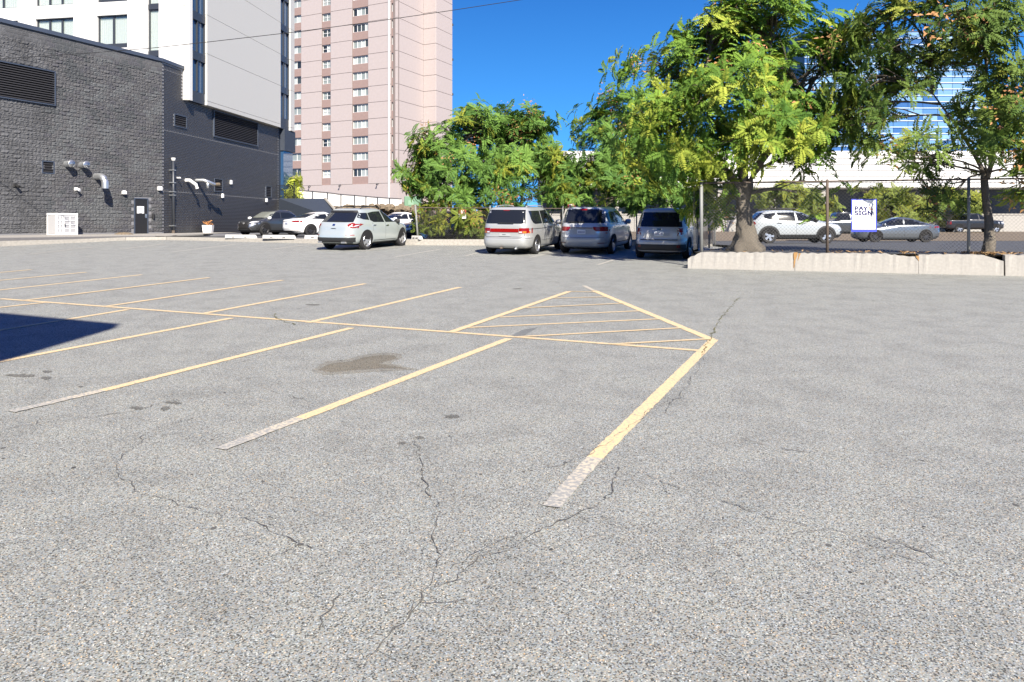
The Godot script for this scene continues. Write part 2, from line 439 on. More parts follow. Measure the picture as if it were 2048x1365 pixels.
	for k in 5200:
		var py := rng.randf_range(930, 1420) if k % 3 else rng.randf_range(760, 1000)
		var p := G(rng.randf_range(-40, 2090), py)
		var r := rng.randf_range(0.0022, 0.0062)
		var b := Basis(Vector3(rng.randf(), 1, rng.randf()).normalized(), rng.randf() * TAU)
		var q: Array[Vector3] = []
		for c in [Vector3(r, 0, 0), Vector3(-r, 0, 0), Vector3(0, 0, r * 0.8), Vector3(0, 0, -r * 0.7), Vector3(0, r * 0.8, 0)]:
			q.append(p + b * c + Vector3(0, 0.001, 0))
		var g := rng.randf()
		grit.set_color(Color(0.07, 0.075, 0.09) if g < 0.42 else (Color(0.45, 0.44, 0.42) if g < 0.62 else (Color(0.42, 0.3, 0.18) if g < 0.88 else Color(0.22, 0.22, 0.23))))
		tri(grit, q[0], q[2], q[4]); tri(grit, q[2], q[1], q[4]); tri(grit, q[1], q[3], q[4]); tri(grit, q[3], q[0], q[4])
	var go := part(lot, "grit", grit, M.block)
	go.set_meta("kind", "stuff")
func strip(a: Vector3, b: Vector3, w: float, lift: float) -> SurfaceTool:   # a painted stripe with slightly uneven edges
	var s := st_new()
	var t := (b - a).normalized()
	var n := Vector3(-t.z, 0, t.x).normalized() * w * 0.5
	var k := maxi(2, int((b - a).length() / 0.05))
	var up := Vector3(0, lift, 0)
	var pl := a - n; var pr := a + n
	for i in range(1, k + 1):
		var c := a.lerp(b, float(i) / k)
		var ql := c - n * rng.randf_range(0.9, 1.06)
		var qr := c + n * rng.randf_range(0.9, 1.06)
		quad(s, pl + up, ql + up, qr + up, pr + up)
		pl = ql; pr = qr
	return s
func crack(px: Array, w: float) -> SurfaceTool:
	var s := st_new()
	var pts: Array[Vector3] = []
	for i in range(0, px.size() - 2, 2):
		var a := G(px[i], px[i + 1])
		var b := G(px[i + 2], px[i + 3])
		var n := maxi(2, int((b - a).length() / 0.045))
		for k in n:
			pts.append(a.lerp(b, float(k) / n))
	var wob := noise(3.2, 4, FastNoiseLite.TYPE_SIMPLEX_SMOOTH, int(px[0]) + 7)
	var L0 := Vector3.ZERO
	var R0 := Vector3.ZERO
	for i in pts.size():
		var t := (pts[mini(i + 1, pts.size() - 1)] - pts[maxi(i - 1, 0)]).normalized()
		var n := Vector3(-t.z, 0, t.x)
		var c := pts[i] + n * wob.get_noise_1d(i * 0.045) * 0.06 + n * rng.randf_range(-0.012, 0.012)
		c.y = SL * -c.z + 0.0095
		var hw := w * 0.62 * rng.randf_range(0.1, 1.0) * (0.35 + 0.65 * absf(wob.get_noise_1d(i * 0.02 + 90.0)) * 2.2)
		if i % 17 > 13 and rng.randf() < 0.7: hw *= 0.2
		if i > 3 and rng.randf() < 0.05:      # a short side crack
			var e := (n * (1 if rng.randf() < 0.5 else -1) + t * rng.randf_range(-0.8, 0.8)).normalized()
			var p0 := c
			for k in rng.randi_range(2, 7):
				var p1 := p0 + e * 0.035 + Vector3(rng.randf_range(-0.012, 0.012), 0, rng.randf_range(-0.012, 0.012))
				p1.y = SL * -p1.z + 0.0095
				var s2 := e.cross(Vector3.UP) * w * 0.22 * rng.randf_range(0.3, 1.0)
				quad(s, p0 - s2, p1 - s2, p1 + s2, p0 + s2)
				p0 = p1
		if i > 0: quad(s, L0, c - n * hw, c + n * hw, R0)
		L0 = c - n * hw; R0 = c + n * hw
	return s
func ring_px(x: float, y: float, rx: float, ry: float) -> Array:
	var o := []
	for k in 14:
		var r := rng.randf_range(0.6, 1.15)
		o.append_array([x + cos(TAU * k / 14) * rx * r, y + sin(TAU * k / 14) * ry * r])
	return o
func blot(px: Array, lift: float) -> SurfaceTool:
	var pts := PackedVector2Array()
	var n := px.size() / 2
	for i in n:
		var a := G(px[i * 2], px[i * 2 + 1])
		var b := G(px[(i * 2 + 2) % px.size()], px[(i * 2 + 3) % px.size()])
		var m := clampi(int((b - a).length() / 0.03), 2, 24)
		for k in m:
			var c := a.lerp(b, float(k) / m)
			pts.append(Vector2(c.x + rng.randf_range(-0.009, 0.009), -c.z + rng.randf_range(-0.009, 0.009)))
	var s := st_new()
	sheet(s, pts, func(_x, d): return SL * d + lift)
	return s

# ---------------------------------------------------------------- the dark building on the left
var WA: Dictionary
var WB: Dictionary
var WF: Dictionary
func louver_part(root: Node3D, n: String, w: Dictionary, lo: Vector2, hi: Vector2, pitch: float, depth := 0.12) -> void:
	var s := st_new()
	var f := 0.05
	var z0 := 0.0
	box2(s, Vector3(lo.x - f, lo.y - f, z0), Vector3(hi.x + f, lo.y, depth)); box2(s, Vector3(lo.x - f, hi.y, z0), Vector3(hi.x + f, hi.y + f, depth))
	box2(s, Vector3(lo.x - f, lo.y, z0), Vector3(lo.x, hi.y, depth)); box2(s, Vector3(hi.x, lo.y, z0), Vector3(hi.x + f, hi.y, depth))
	var tf := wtf(w, root)
	var fp := part(root, n, s, M.coping, tf)
	var bk := st_new()
	box2(bk, Vector3(lo.x, lo.y, z0), Vector3(hi.x, hi.y, z0 + 0.015))
	part(fp, "backing", bk, M.void)
	var sl := st_new()
	box(sl, Vector3.ZERO, Vector3(hi.x - lo.x, pitch * 0.72, 0.012), Basis(Vector3.RIGHT, -0.75))
	var sm: Mesh = sl.commit()
	var k := int((hi.y - lo.y) / pitch)
	for i in k:
		part(fp, "slat", sm, M.louver, Transform3D(Basis(), Vector3((lo.x + hi.x) / 2, lo.y + (i + 0.5) * pitch, depth - 0.05)))
func block_mesh(sd: int, rough: float) -> ArrayMesh:   # a split-faced concrete block 0.385 x 0.19
	var r := RandomNumberGenerator.new()
	r.seed = sd
	var s := st_new()
	var nx := 6
	var ny := 4
	var p: Array = []
	for j in ny + 1:
		var row: Array[Vector3] = []
		for i in nx + 1:
			var e := i == 0 or j == 0 or i == nx or j == ny
			var z := r.randf_range(0.016, 0.034) if e else r.randf_range(0.018, 0.062)
			row.append(Vector3((-0.195 + 0.39 * i / nx) + (0.0 if e else r.randf_range(-0.02, 0.02)), -0.0955 + 0.191 * j / ny + (0.0 if e else r.randf_range(-0.012, 0.012)), z * rough + 0.002))
		p.append(row)
	for j in ny:
		for i in nx:
			if r.randf() < 0.5: quad(s, p[j][i], p[j + 1][i], p[j + 1][i + 1], p[j][i + 1])
			else: quad(s, p[j][i + 1], p[j][i], p[j + 1][i], p[j + 1][i + 1])
	var b: Array = [Vector3(-0.195, -0.0955, -0.03), Vector3(0.195, -0.0955, -0.03), Vector3(0.195, 0.0955, -0.03), Vector3(-0.195, 0.0955, -0.03)]
	quad(s, b[0], b[1], p[0][nx], p[0][0]); quad(s, b[1], b[2], p[ny][nx], p[0][nx]); quad(s, b[2], b[3], p[ny][0], p[ny][nx]); quad(s, b[3], b[0], p[0][0], p[ny][0])
	return s.commit()
func service_building() -> void:
	var P0 := Vector2(-20.6, 45.6)
	WA = wall(P0.x, P0.y, Vector2(0.38, 0.925))
	WB = wall(P0.x, P0.y, Vector2(0.113, 0.9936))
	var base := 1.42
	var top := 11.6
	var root := thing("service_building", "dark grey flat-roofed building of rough concrete block and dark brick", "building", Vector3(P0.x, base, -P0.y))
	# block wall
	var s := st_new()
	box2(s, Vector3(-16, base, -0.4), Vector3(0, top, 0.008))
	var bw := part(root, "block_wall", s, M.mortar, wtf(WA, root))
	var L1 := uv(WA, 106, 145)
	var L1b := uv(WA, 106, 210)
	var holes: Array = []
	holes.append(Rect2(-13.6, L1b.y, 13.6 + L1.x, L1.y - L1b.y))
	var dl := uv(WA, 267, 468)
	var dr := uv(WA, 295, 397)
	holes.append(Rect2(dl.x, base, dr.x - dl.x, dr.y - base))
	var v1 := uv(WA, 84, 345)
	var v2 := uv(WA, 105, 325)
	holes.append(Rect2(v1.x, v1.y, v2.x - v1.x, v2.y - v1.y))
	var meshes: Array = []
	for k in 10: meshes.append(block_mesh(100 + k, 1.0))
	var flat: Array = []
	for k in 4: flat.append(block_mesh(300 + k, 0.35))
	var tones: Array = []
	for k in 6:
		var g := 0.062 + 0.007 * k
		tones.append(mat(L(g, g * 1.02, g * 1.08), 0.85))
	var rest := st_new()
	var zone := noise(0.35, 3, FastNoiseLite.TYPE_SIMPLEX_SMOOTH, 17)
	rng.seed = 9
	var singles := 0
	var rows := int((top - base) / 0.2)
	for j in rows:
		for i in 41:
			var u := -15.8 + 0.4 * i + (0.2 if j % 2 else 0.0)
			var v := top - 0.1 - 0.2 * j
			if u > 0.01: continue
			var half := u > -0.19
			if half: u = -0.1
			var skip := false
			for h in holes:
				if h.grow(0.06).has_point(Vector2(u, v)): skip = true
			if skip: continue
			var mm: ArrayMesh = flat[rng.randi() % 4] if j < 3 else meshes[rng.randi() % 10]
			var tf := Transform3D(Basis().scaled(Vector3((1.0 if rng.randf() < 0.5 else -1.0) * (0.5 if half else 1.0), 1, 1)), Vector3(u, v, 0))
			var tone := clampi(int(3.0 + zone.get_noise_2d(u, v) * 5.0 + rng.randf_range(-1.8, 1.8)), 0, 5)
			if u > -9.75 and u < -7.3 and singles < 300:
				singles += 1
				part(bw, "block", mm, tones[tone], tf)
			else:
				rest.set_color(Color(1, 1, 1))
				var arr := mm.surface_get_arrays(0)
				var vs: PackedVector3Array = arr[Mesh.ARRAY_VERTEX]
				var g := 0.062 + 0.007 * tone
				rest.set_color(Color(g, g * 1.02, g * 1.08))
				for q in vs: rest.add_vertex(tf * q)
	var ro := part(bw, "blockwork", rest, M.block)
	ro.set_meta("kind", "stuff")
	# brick wall
	s = st_new()
	box2(s, Vector3(0.0, base - 0.2, -0.45), Vector3(2.31, top, -0.014)); box2(s, Vector3(2.31, base - 0.2, -0.45), Vector3(16.6, 9.72, -0.014))
	var kw := part(root, "brick_wall", s, M.mortar2, wtf(WB, root))
	var bh: Array = []
	var vents := [[348, 251, 371, 235], [428, 382, 443, 360], [531, 394, 541, 374]]
	for q in vents:
		var a := uv(WB, q[0], q[1])
		var b := uv(WB, q[2], q[3])
		bh.append(Rect2(a, b - a))
	var la := uv(WB, 426, 272)
	var lb := uv(WB, 513, 291)
	bh.append(Rect2(la.x, la.y, lb.x - la.x, 9.6 - la.y))
	s = st_new()
	for j in 104:
		var v := base + 0.04 + 0.1 * j
		if v > top - 0.04: break
		for i in 56:
			var u := 0.15 + 0.3 * i + (0.15 if j % 2 else 0.0)
			if v > 9.7 and u > 2.2 or u > 16.5: continue
			var skip := false
			for h in bh:
				if h.grow(0.03).has_point(Vector2(u, v)): skip = true
			if skip: continue
			var z := 0.001 if j % 36 != 26 else -0.008
			var a := Vector3(u - 0.136, v - 0.037, z); var b := Vector3(u + 0.136, v - 0.037, z)
			var c := Vector3(u + 0.136, v + 0.037, z); var d := Vector3(u - 0.136, v + 0.037, z)
			var k := Vector3(0, 0, -0.016)
			quad(s, a, d, c, b); quad(s, a, b, b + k, a + k); quad(s, d, d + k, c + k, c); quad(s, a, a + k, d + k, d); quad(s, b, c, c + k, b + k)
	var br := part(kw, "brickwork", s, M.brick)
	br.set_meta("kind", "stuff")
	# coping on both walls, rear walls and roof
	s = st_new()
	box2(s, Vector3(-16, top, -0.5), Vector3(0.02, top + 0.2, 0.09))
	part(root, "coping", s, M.coping, wtf(WA, root))
	s = st_new()
	box2(s, Vector3(0.02, top, -0.5), Vector3(2.31, top + 0.2, 0.09))
	part(root, "coping", s, M.coping, wtf(WB, root))
	s = st_new()
	var back: Array = []
	for q in [Vector2(-26.6, 31.0), Vector2(-20.9, 45.0), Vector2(-20.6, 47.9), Vector2(-19.2, 61.5), Vector2(-30, 63), Vector2(-42, 36)]: back.append(Vector3(q.x, top - 0.3, -q.y))
	for k in range(1, 5): tri(s, back[0] - root.position, back[k] - root.position, back[k + 1] - root.position)
	for k in [3, 4, 5]:
		var a: Vector3 = back[k] - root.position
		var b: Vector3 = back[(k + 1) % 6] - root.position
		quad(s, a, b, Vector3(b.x, 0, b.z), Vector3(a.x, 0, a.z))
	part(root, "roof", s, M.slate)
	# louvers
	louver_part(root, "louver", WA, Vector2(-13.5, L1b.y), Vector2(L1.x, L1.y), 0.115)
	louver_part(root, "louver", WA, v1, v2, 0.13, 0.06)
	for q in vents:
		louver_part(root, "louver", WB, uv(WB, q[0], q[1]), uv(WB, q[2], q[3]), 0.13, 0.06)
	louver_part(root, "louver", WB, la, Vector2(lb.x, 9.62), 0.12, 0.1)
	# door
	s = st_new()
	box2(s, Vector3(dl.x + 0.06, base, -0.03), Vector3(dr.x - 0.06, dr.y - 0.06, 0.014))
	var door := part(root, "door", s, M.black, wtf(WA, root))
	s = st_new()
	box2(s, Vector3(dl.x - 0.01, base, -0.02), Vector3(dl.x + 0.06, dr.y, 0.045)); box2(s, Vector3(dr.x - 0.06, base, -0.02), Vector3(dr.x + 0.01, dr.y, 0.045)); box2(s, Vector3(dl.x + 0.06, dr.y - 0.06, -0.02), Vector3(dr.x - 0.06, dr.y, 0.045))
	part(door, "door_frame", s, M.coping)
	s = st_new()
	var na := uv(WA, 273, 427)
	var nb := uv(WA, 287, 413)
	box2(s, Vector3(na.x, na.y, 0.014), Vector3(nb.x, nb.y, 0.02))
	part(door, "notice", s, M.white)
	s = st_new()
	for k in 6:
		var y := nb.y - 0.06 - 0.065 * k
		var ww: float = [0.3, 0.55, 0.5, 0.45, 0.3, 0.4][k] * (nb.x - na.x) * 0.5
		box2(s, Vector3((na.x + nb.x) / 2 - ww, y - 0.012, 0.02), Vector3((na.x + nb.x) / 2 + ww, y + 0.012, 0.0225))
	part(door, "notice_print", s, M.frame)
	s = st_new()
	box2(s, Vector3(dr.x - 0.19, base + 0.98, 0.014), Vector3(dr.x - 0.1, base + 1.2, 0.03)); tube(s, [Vector3(dr.x - 0.15, base + 1.08, 0.0), Vector3(dr.x - 0.15, base + 1.08, 0.07), Vector3(dr.x - 0.27, base + 1.08, 0.07)], [0.014])
	part(door, "handle", s, M.galv)
	s = st_new()
	var ka := uv(WA, 305, 438)
	cbox(s, Vector3(ka.x - 0.08, ka.y, 0.0), Vector3(ka.x + 0.08, ka.y + 0.27, 0.12), 0.02)
	part(root, "keypad", s, M.black, wtf(WA, root))
	# things mounted on the walls
	for q in [[137, 327, 0.2], [167, 329, 0.2]]:
		var c := uv(WA, q[0] - 6, q[1] + 1)
		s = st_new()
		tube(s, [Vector3(c.x, c.y, -0.05), Vector3(c.x, c.y, 0.42)], [0.17], 20, false); tube(s, [Vector3(c.x, c.y, 0.36), Vector3(c.x, c.y, 0.44)], [0.19], 20)
		part(root, "exhaust_vent", smooth(s), M.galv, wtf(WA, root))
	var e := uv(WA, 190, 353)
	s = st_new()
	var arc: Array = []
	for k in 9:
		var a := PI / 2 * k / 8
		arc.append(Vector3(e.x + 0.02, e.y - 0.42 * (1 - cos(a)), 0.3 + 0.4 * sin(a)))
	tube(s, [Vector3(e.x, e.y, -0.05)] + arc + [Vector3(e.x + 0.02, e.y - 0.66, 0.7)], [0.18], 20, false)
	part(root, "elbow_duct", smooth(s), M.galv, wtf(WA, root))
	for q in [[28, 371, "black"], [150, 378, "white_metal"]]:
		var c := uv(WA, q[0], q[1])
		s = st_new()
		cbox(s, Vector3(c.x - 0.1, c.y - 0.08, 0), Vector3(c.x + 0.1, c.y + 0.08, 0.1), 0.03); tube(s, [Vector3(c.x, c.y, 0.1), Vector3(c.x + 0.05, c.y - 0.08, 0.28)], [0.05, 0.08], 10)
		part(root, "floodlight", s, M[q[2]], wtf(WA, root))
	var wl := uv(WA, 245, 385)
	s = st_new()
	cbox(s, Vector3(wl.x - 0.12, wl.y - 0.1, 0), Vector3(wl.x + 0.12, wl.y + 0.1, 0.22), 0.05)
	part(root, "wall_light", s, M.white_metal, wtf(WA, root))
	var sg := uv(WA, 317, 377)
	s = st_new()
	cbox(s, Vector3(sg.x - 0.15, sg.y - 0.12, 0.02), Vector3(sg.x + 0.12, sg.y + 0.12, 0.2), 0.03)
	part(root, "junction_box", s, M.panel_white, wtf(WA, root))
	# drain pipe with brackets on the brick wall
	var dp := uv(WB, 340, 318)
	s = st_new()
	tube(s, [Vector3(dp.x, base + 0.25, 0.2), Vector3(dp.x, dp.y - 0.1, 0.2)], [0.085], 12)
	var pipe := part(root, "standpipe", smooth(s), M.frame, wtf(WB, root))
	for y in [dp.y - 0.7, dp.y - 1.45, dp.y - 2.0, dp.y - 2.2, base + 0.5]:
		s = st_new()
		box2(s, Vector3(dp.x - 0.13, y, 0.0), Vector3(dp.x + 0.13, y + 0.045, 0.3))
		part(pipe, "bracket", s, M.galv)
	s = st_new()
	tube(s, [Vector3(dp.x, dp.y - 0.1, 0.2), Vector3(dp.x, dp.y + 0.06, 0.2)], [0.1, 0.14], 12)
	part(pipe, "cap", s, M.white_metal)
	s = st_new()
	tube(s, [Vector3(dp.x, base, 0.2), Vector3(dp.x, base + 0.25, 0.2)], [0.11, 0.09], 12)
	part(pipe, "foot", s, M.rust)
	# pipes sticking out of the brick wall
	var q1 := uv(WB, 371, 361)
	s = st_new()
	tube(s, [Vector3(q1.x, q1.y, -0.05), Vector3(q1.x, q1.y, 0.25), Vector3(q1.x + 0.3, q1.y - 0.25, 0.5), Vector3(q1.x + 0.35, q1.y - 0.5, 0.55)], [0.11], 12, false)
	part(root, "vent_pipe", smooth(s), M.white_metal, wtf(WB, root))
	var q2 := uv(WB, 392, 361)
	s = st_new()
	tube(s, [Vector3(q2.x, q2.y, -0.05), Vector3(q2.x, q2.y, 0.5), Vector3(q2.x + 0.1, q2.y - 0.1, 0.75), Vector3(q2.x + 0.6, q2.y - 0.25, 0.9)], [0.12], 12, false)
	tube(s, [Vector3(q2.x + 0.1, q2.y - 0.1, 0.72), Vector3(q2.x + 0.1, q2.y - 0.5, 0.72)], [0.1], 12)
	part(root, "fire_connection", smooth(s), M.galv, wtf(WB, root))
	s = st_new()
	tube(s, [Vector3(q2.x + 0.6, q2.y - 0.25, 0.9), Vector3(q2.x + 1.1, q2.y - 0.22, 0.95)], [0.1, 0.13], 12)
	part(root, "hose_cap", s, M.dirt, wtf(WB, root))
	var q3 := uv(WB, 352, 356)
	s = st_new()
	tube(s, [Vector3(q3.x, q3.y, -0.05), Vector3(q3.x, q3.y, 0.28)], [0.05], 10)
	part(root, "vent_pipe", s, M.white_metal, wtf(WB, root))
	for q in [[443, 391], [531, 400], [460, 364]]:
		var c := uv(WB, q[0], q[1])
		s = st_new()
		cbox(s, Vector3(c.x - 0.1, c.y - 0.16, 0), Vector3(c.x + 0.1, c.y + 0.12, 0.14), 0.03)
		part(root, "wall_light", s, M.white_metal, wtf(WB, root))
	# glazed corner bay at the far end of the brick wall
	var g0 := uv(WB, 558, 285)
	s = st_new()
	box2(s, Vector3(16.6, base - 0.4, -3.0), Vector3(17.6, 9.7, -0.03))
	part(root, "corner_pier", s, M.slate, wtf(WB, root))
	s = st_new()
	box2(s, Vector3(17.0, 8.0, -2.6), Vector3(19.2, 9.72, 0.35)); box2(s, Vector3(17.0, 1.6, -2.6), Vector3(19.2, 4.0, 0.35))
	part(root, "bay_band", s, M.slate, wtf(WB, root))
	s = st_new()
	box2(s, Vector3(17.1, 4.0, -2.5), Vector3(19.0, 8.0, 0.2))
	part(root, "bay_window", s, M.glass_blue, wtf(WB, root))
	# cabinet, planter, manhole lump on the sidewalk
	var cab := thing("wire_cabinet", "white mesh-doored metal cabinet standing against the dark block wall", "cabinet", WA.o + WA.b * Vector3(uv(WA, 91, 470).x + 0.57, 1.44, 0.44))
	cab.transform.basis = WA.b
	var cu := -0.57
	var cu2 := 0.57
	s = st_new()
	for u in [cu, cu2]:
		for z in [-0.31, 0.31]:
			box(s, Vector3(u, 0.55, z), Vector3(0.06, 1.1, 0.06))
	for y in [0.08, 1.07]:
		for z in [-0.31, 0.31]:
			box(s, Vector3((cu + cu2) / 2, y, z), Vector3(cu2 - cu - 0.06, 0.05, 0.05))
		for u in [cu, cu2]:
			box(s, Vector3(u, y, 0), Vector3(0.05, 0.05, 0.56))
	part(cab, "frame", s, M.white)
	s = st_new()
	box2(s, Vector3(cu - 0.03, 1.1, -0.34), Vector3(cu2 + 0.03, 1.15, 0.34))
	part(cab, "top", s, M.white)
	var mid := lerpf(cu, cu2, 0.33)
	for q in [[cu + 0.04, mid - 0.02], [mid + 0.02, cu2 - 0.04]]:
		s = st_new()
		box2(s, Vector3(q[0], 0.12, 0.29), Vector3(q[1], 1.03, 0.305))
		var dd := part(cab, "door", s, M.mesh_panel)
		s = st_new()
		for k in 5: box2(s, Vector3(q[0], 0.12 + 0.215 * k, 0.305), Vector3(q[1], 0.15 + 0.215 * k, 0.33))
		for u in [q[0] + 0.015, (q[0] + q[1]) / 2, q[1] - 0.015]: box2(s, Vector3(u - 0.015, 0.155, 0.3055), Vector3(u + 0.015, 0.97, 0.328))
		part(dd, "bars", s, M.white)
	s = st_new()
	box2(s, Vector3(cu - 0.02, 0.12, -0.27), Vector3(cu - 0.01, 1.03, 0.27)); box2(s, Vector3(cu2 + 0.03, 0.12, -0.27), Vector3(cu2 + 0.04, 1.03, 0.27))
	part(cab, "side_panel", s, M.mesh_panel)
	s = st_new()
	box2(s, Vector3(mid + 0.05, 0.5, 0.33), Vector3(mid + 0.09, 0.62, 0.36))
	part(cab, "latch", s, M.black)
	var pl := thing("planter", "white square planter with a dried orange plant against the brick wall", "planter", WB.o + WB.b * Vector3(uv(WB, 398, 470).x, 1.36, 0.6))
	s = st_new()
	lathe(s, [Vector2(0.0, 0), Vector2(0.33, 0), Vector2(0.42, 0.62), Vector2(0.37, 0.62), Vector2(0.36, 0.55), Vector2(0, 0.55)], Basis(Vector3.UP, PI / 4 + 0.1), Vector3.ZERO, 4)
	part(pl, "pot", s, M.white)
	s = st_new()
	for k in 60:
		var dirn := Vector3(rng.randf_range(-1, 1), rng.randf_range(0.3, 1.2), rng.randf_range(-1, 1)).normalized()
		var p := Vector3(0, 0.55, 0) + dirn * rng.randf_range(0.1, 0.42)
		var a := Vector3(rng.randf_range(-1, 1), rng.randf_range(-1, 1), rng.randf_range(-1, 1)) * 0.09
		tri(s, p, p + a, p + a.cross(Vector3(0.7, 0.7, 0.1)) + dirn * 0.06)
	for k in 9: tube(s, [Vector3(0, 0.5, 0), Vector3(rng.randf_range(-0.2, 0.2), 0.85, rng.randf_range(-0.2, 0.2))], [0.008], 4)
	part(pl, "plant", s, mat(L(0.45, 0.2, 0.06), 0.8))
	var mh: Vector3 = WA.o + WA.b * Vector3(uv(WA, 220, 474).x, 1.44, 1.0)
	s = st_new()
	lathe(s, [Vector2(0.0, 0.16), Vector2(0.25, 0.15), Vector2(0.45, 0.08), Vector2(0.52, -0.02)], Basis(), mh, 14)
	solo("drain_mound", smooth(s), M.dirt, "low brown mound of sandbag by the dark wall's foot", "sandbag")

func hotel() -> void:
	# white block that stands on the dark building and overhangs its brick wall
	var B3 := moved(WB, 0.42)
	var u0 := 2.3
	var yb := 9.72
	var yt := 34.0
	var corner: Vector3 = B3.o + B3.b * Vector3(u0, 0, 0)
	var root := thing("white_hotel", "white brick hotel block overhanging the dark brick base", "building", Vector3(corner.x, yb, corner.z))
	var tf := wtf(B3, root)
	var fl := 2.93
	var us: Array = []
	for x in [373.0, 385.0, 414.0, 561.0, 581.0, 590.0]: us.append(uv(B3, x, 200).x)
	us[0] = u0
	var s := st_new()
	# core
	box2(s, Vector3(u0 + 1.4, yb + 0.35, -12), Vector3(us[5] - 0.05, yt, -0.5)); box2(s, Vector3(u0 + 0.35, yb + 0.35, -0.9), Vector3(u0 + 1.4, yt, -0.5))
	part(root, "core", s, M.hotel, tf)
	s = st_new()
	box2(s, Vector3(u0 + 1.2, yb, -9), Vector3(us[5] + 0.5, yb + 0.3, -0.46)); box2(s, Vector3(u0 + 0.02, yb, -1.0), Vector3(u0 + 1.2, yb + 0.3, -0.46))
	part(root, "soffit", s, M.slate, tf)
	# side panels between the window strips, joints between storeys recessed
	var joints: Array = [yb]
	var jy := uv(B3, 442.5, 120).y
	var jy2 := uv(B3, 420, 33).y
	joints.append(yb + 0.28)
	joints.append(jy); joints.append(jy2)
	while joints[-1] < yt: joints.append(joints[-1] + (jy2 - jy))
	for q in [[us[0] + 0.002, us[1]], [us[2], us[3]], [us[4], us[4] + 0.8]]:
		for k in joints.size() - 1:
			s = st_new()
			box2(s, Vector3(q[0], joints[k] + 0.012, -0.45), Vector3(q[1], joints[k + 1] - 0.012, 0.0))
			part(root, "side_panel", s, M.hotel_brick, tf)
	# window strips
	var shift := [0.0, 0.0]
	var sill := [uv(B3, 400, 183).y, uv(B3, 571, 236).y]
	for c in 2:
		var a: float = us[1] if c == 0 else us[3]
		var b: float = us[2] if c == 0 else us[4]
		s = st_new()
		box2(s, Vector3(a + 0.01, yb + 0.02, -0.4), Vector3(b - 0.01, sill[c] - 0.03, -0.16))
		part(root, "spandrel", s, M.slate, tf)
		var y: float = sill[c]
		for k in 8:
			var fh := jy2 - jy
			s = st_new()
			box2(s, Vector3(a + 0.01, y, -0.35), Vector3(a + 0.06, y + fh - 0.55, -0.14)); box2(s, Vector3(b - 0.06, y, -0.35), Vector3(b - 0.01, y + fh - 0.55, -0.14))
			box2(s, Vector3((a + b) / 2 - 0.06, y, -0.35), Vector3((a + b) / 2 + 0.06, y + fh - 0.55, -0.14))
			box2(s, Vector3(a + 0.01, y + fh - 0.55, -0.35), Vector3(b - 0.01, y + fh - 0.03, -0.12))
			var w := part(root, "window", s, M.frame, tf)
			for h in 2:
				s = st_new()
				var x0: float = (a + 0.06) if h == 0 else ((a + b) / 2 + 0.06)
				var x1: float = ((a + b) / 2 - 0.06) if h == 0 else (b - 0.06)
				box2(s, Vector3(x0, y, -0.32), Vector3(x1, y + fh - 0.55, -0.26))
				part(w, "pane", s, M.glass_blue)
			y += fh
	# front wall that faces the lot, with deep window openings
	WF = {"o": corner * Vector3(1, 0, 1), "t": Vector2(0.983, -0.186).normalized()}
	var t3 := Vector3(WF.t.x, 0, -WF.t.y)
	WF.b = Basis(t3, Vector3.UP, t3.cross(Vector3.UP))
	var ft := wtf(WF, root)
	var wins: Array = []   # [u0, u1, y0, y1, lights]
	var cols := [[-62, 35, 3], [70, 146, 3], [193, 254, 2], [294, 317, 1]]
	var fh2 := 2.93
	for c in cols:
		var a := uv(WF, c[0], 100).x
		var b := uv(WF, c[1], 100).x
		var head: float = [uv(WF, 30, 41).y, uv(WF, 145, 34).y, uv(WF, 254, 28).y, uv(WF, 317, 17).y][cols.find(c)]
		for k in range(-2, 6):
			wins.append([a, b, head + k * fh2 - (2.1 if c[2] != 1 else 2.62), head + k * fh2, c[2]])
	# wall as strips around the openings
	var uend := 0.0
	var ub := -16.0
	var cuts: Array = [ub]
	for c in cols: cuts.append_array([uv(WF, c[0], 100).x, uv(WF, c[1], 100).x])
	cuts.append(uend)
	for i in range(0, cuts.size(), 2):
		s = st_new()
		box2(s, Vector3(cuts[i], yb + (0.0 if i > 6 else 0.02), -0.3), Vector3(cuts[i + 1], yt, 0.0))
		part(root, "front_wall", s, M.hotel, ft)
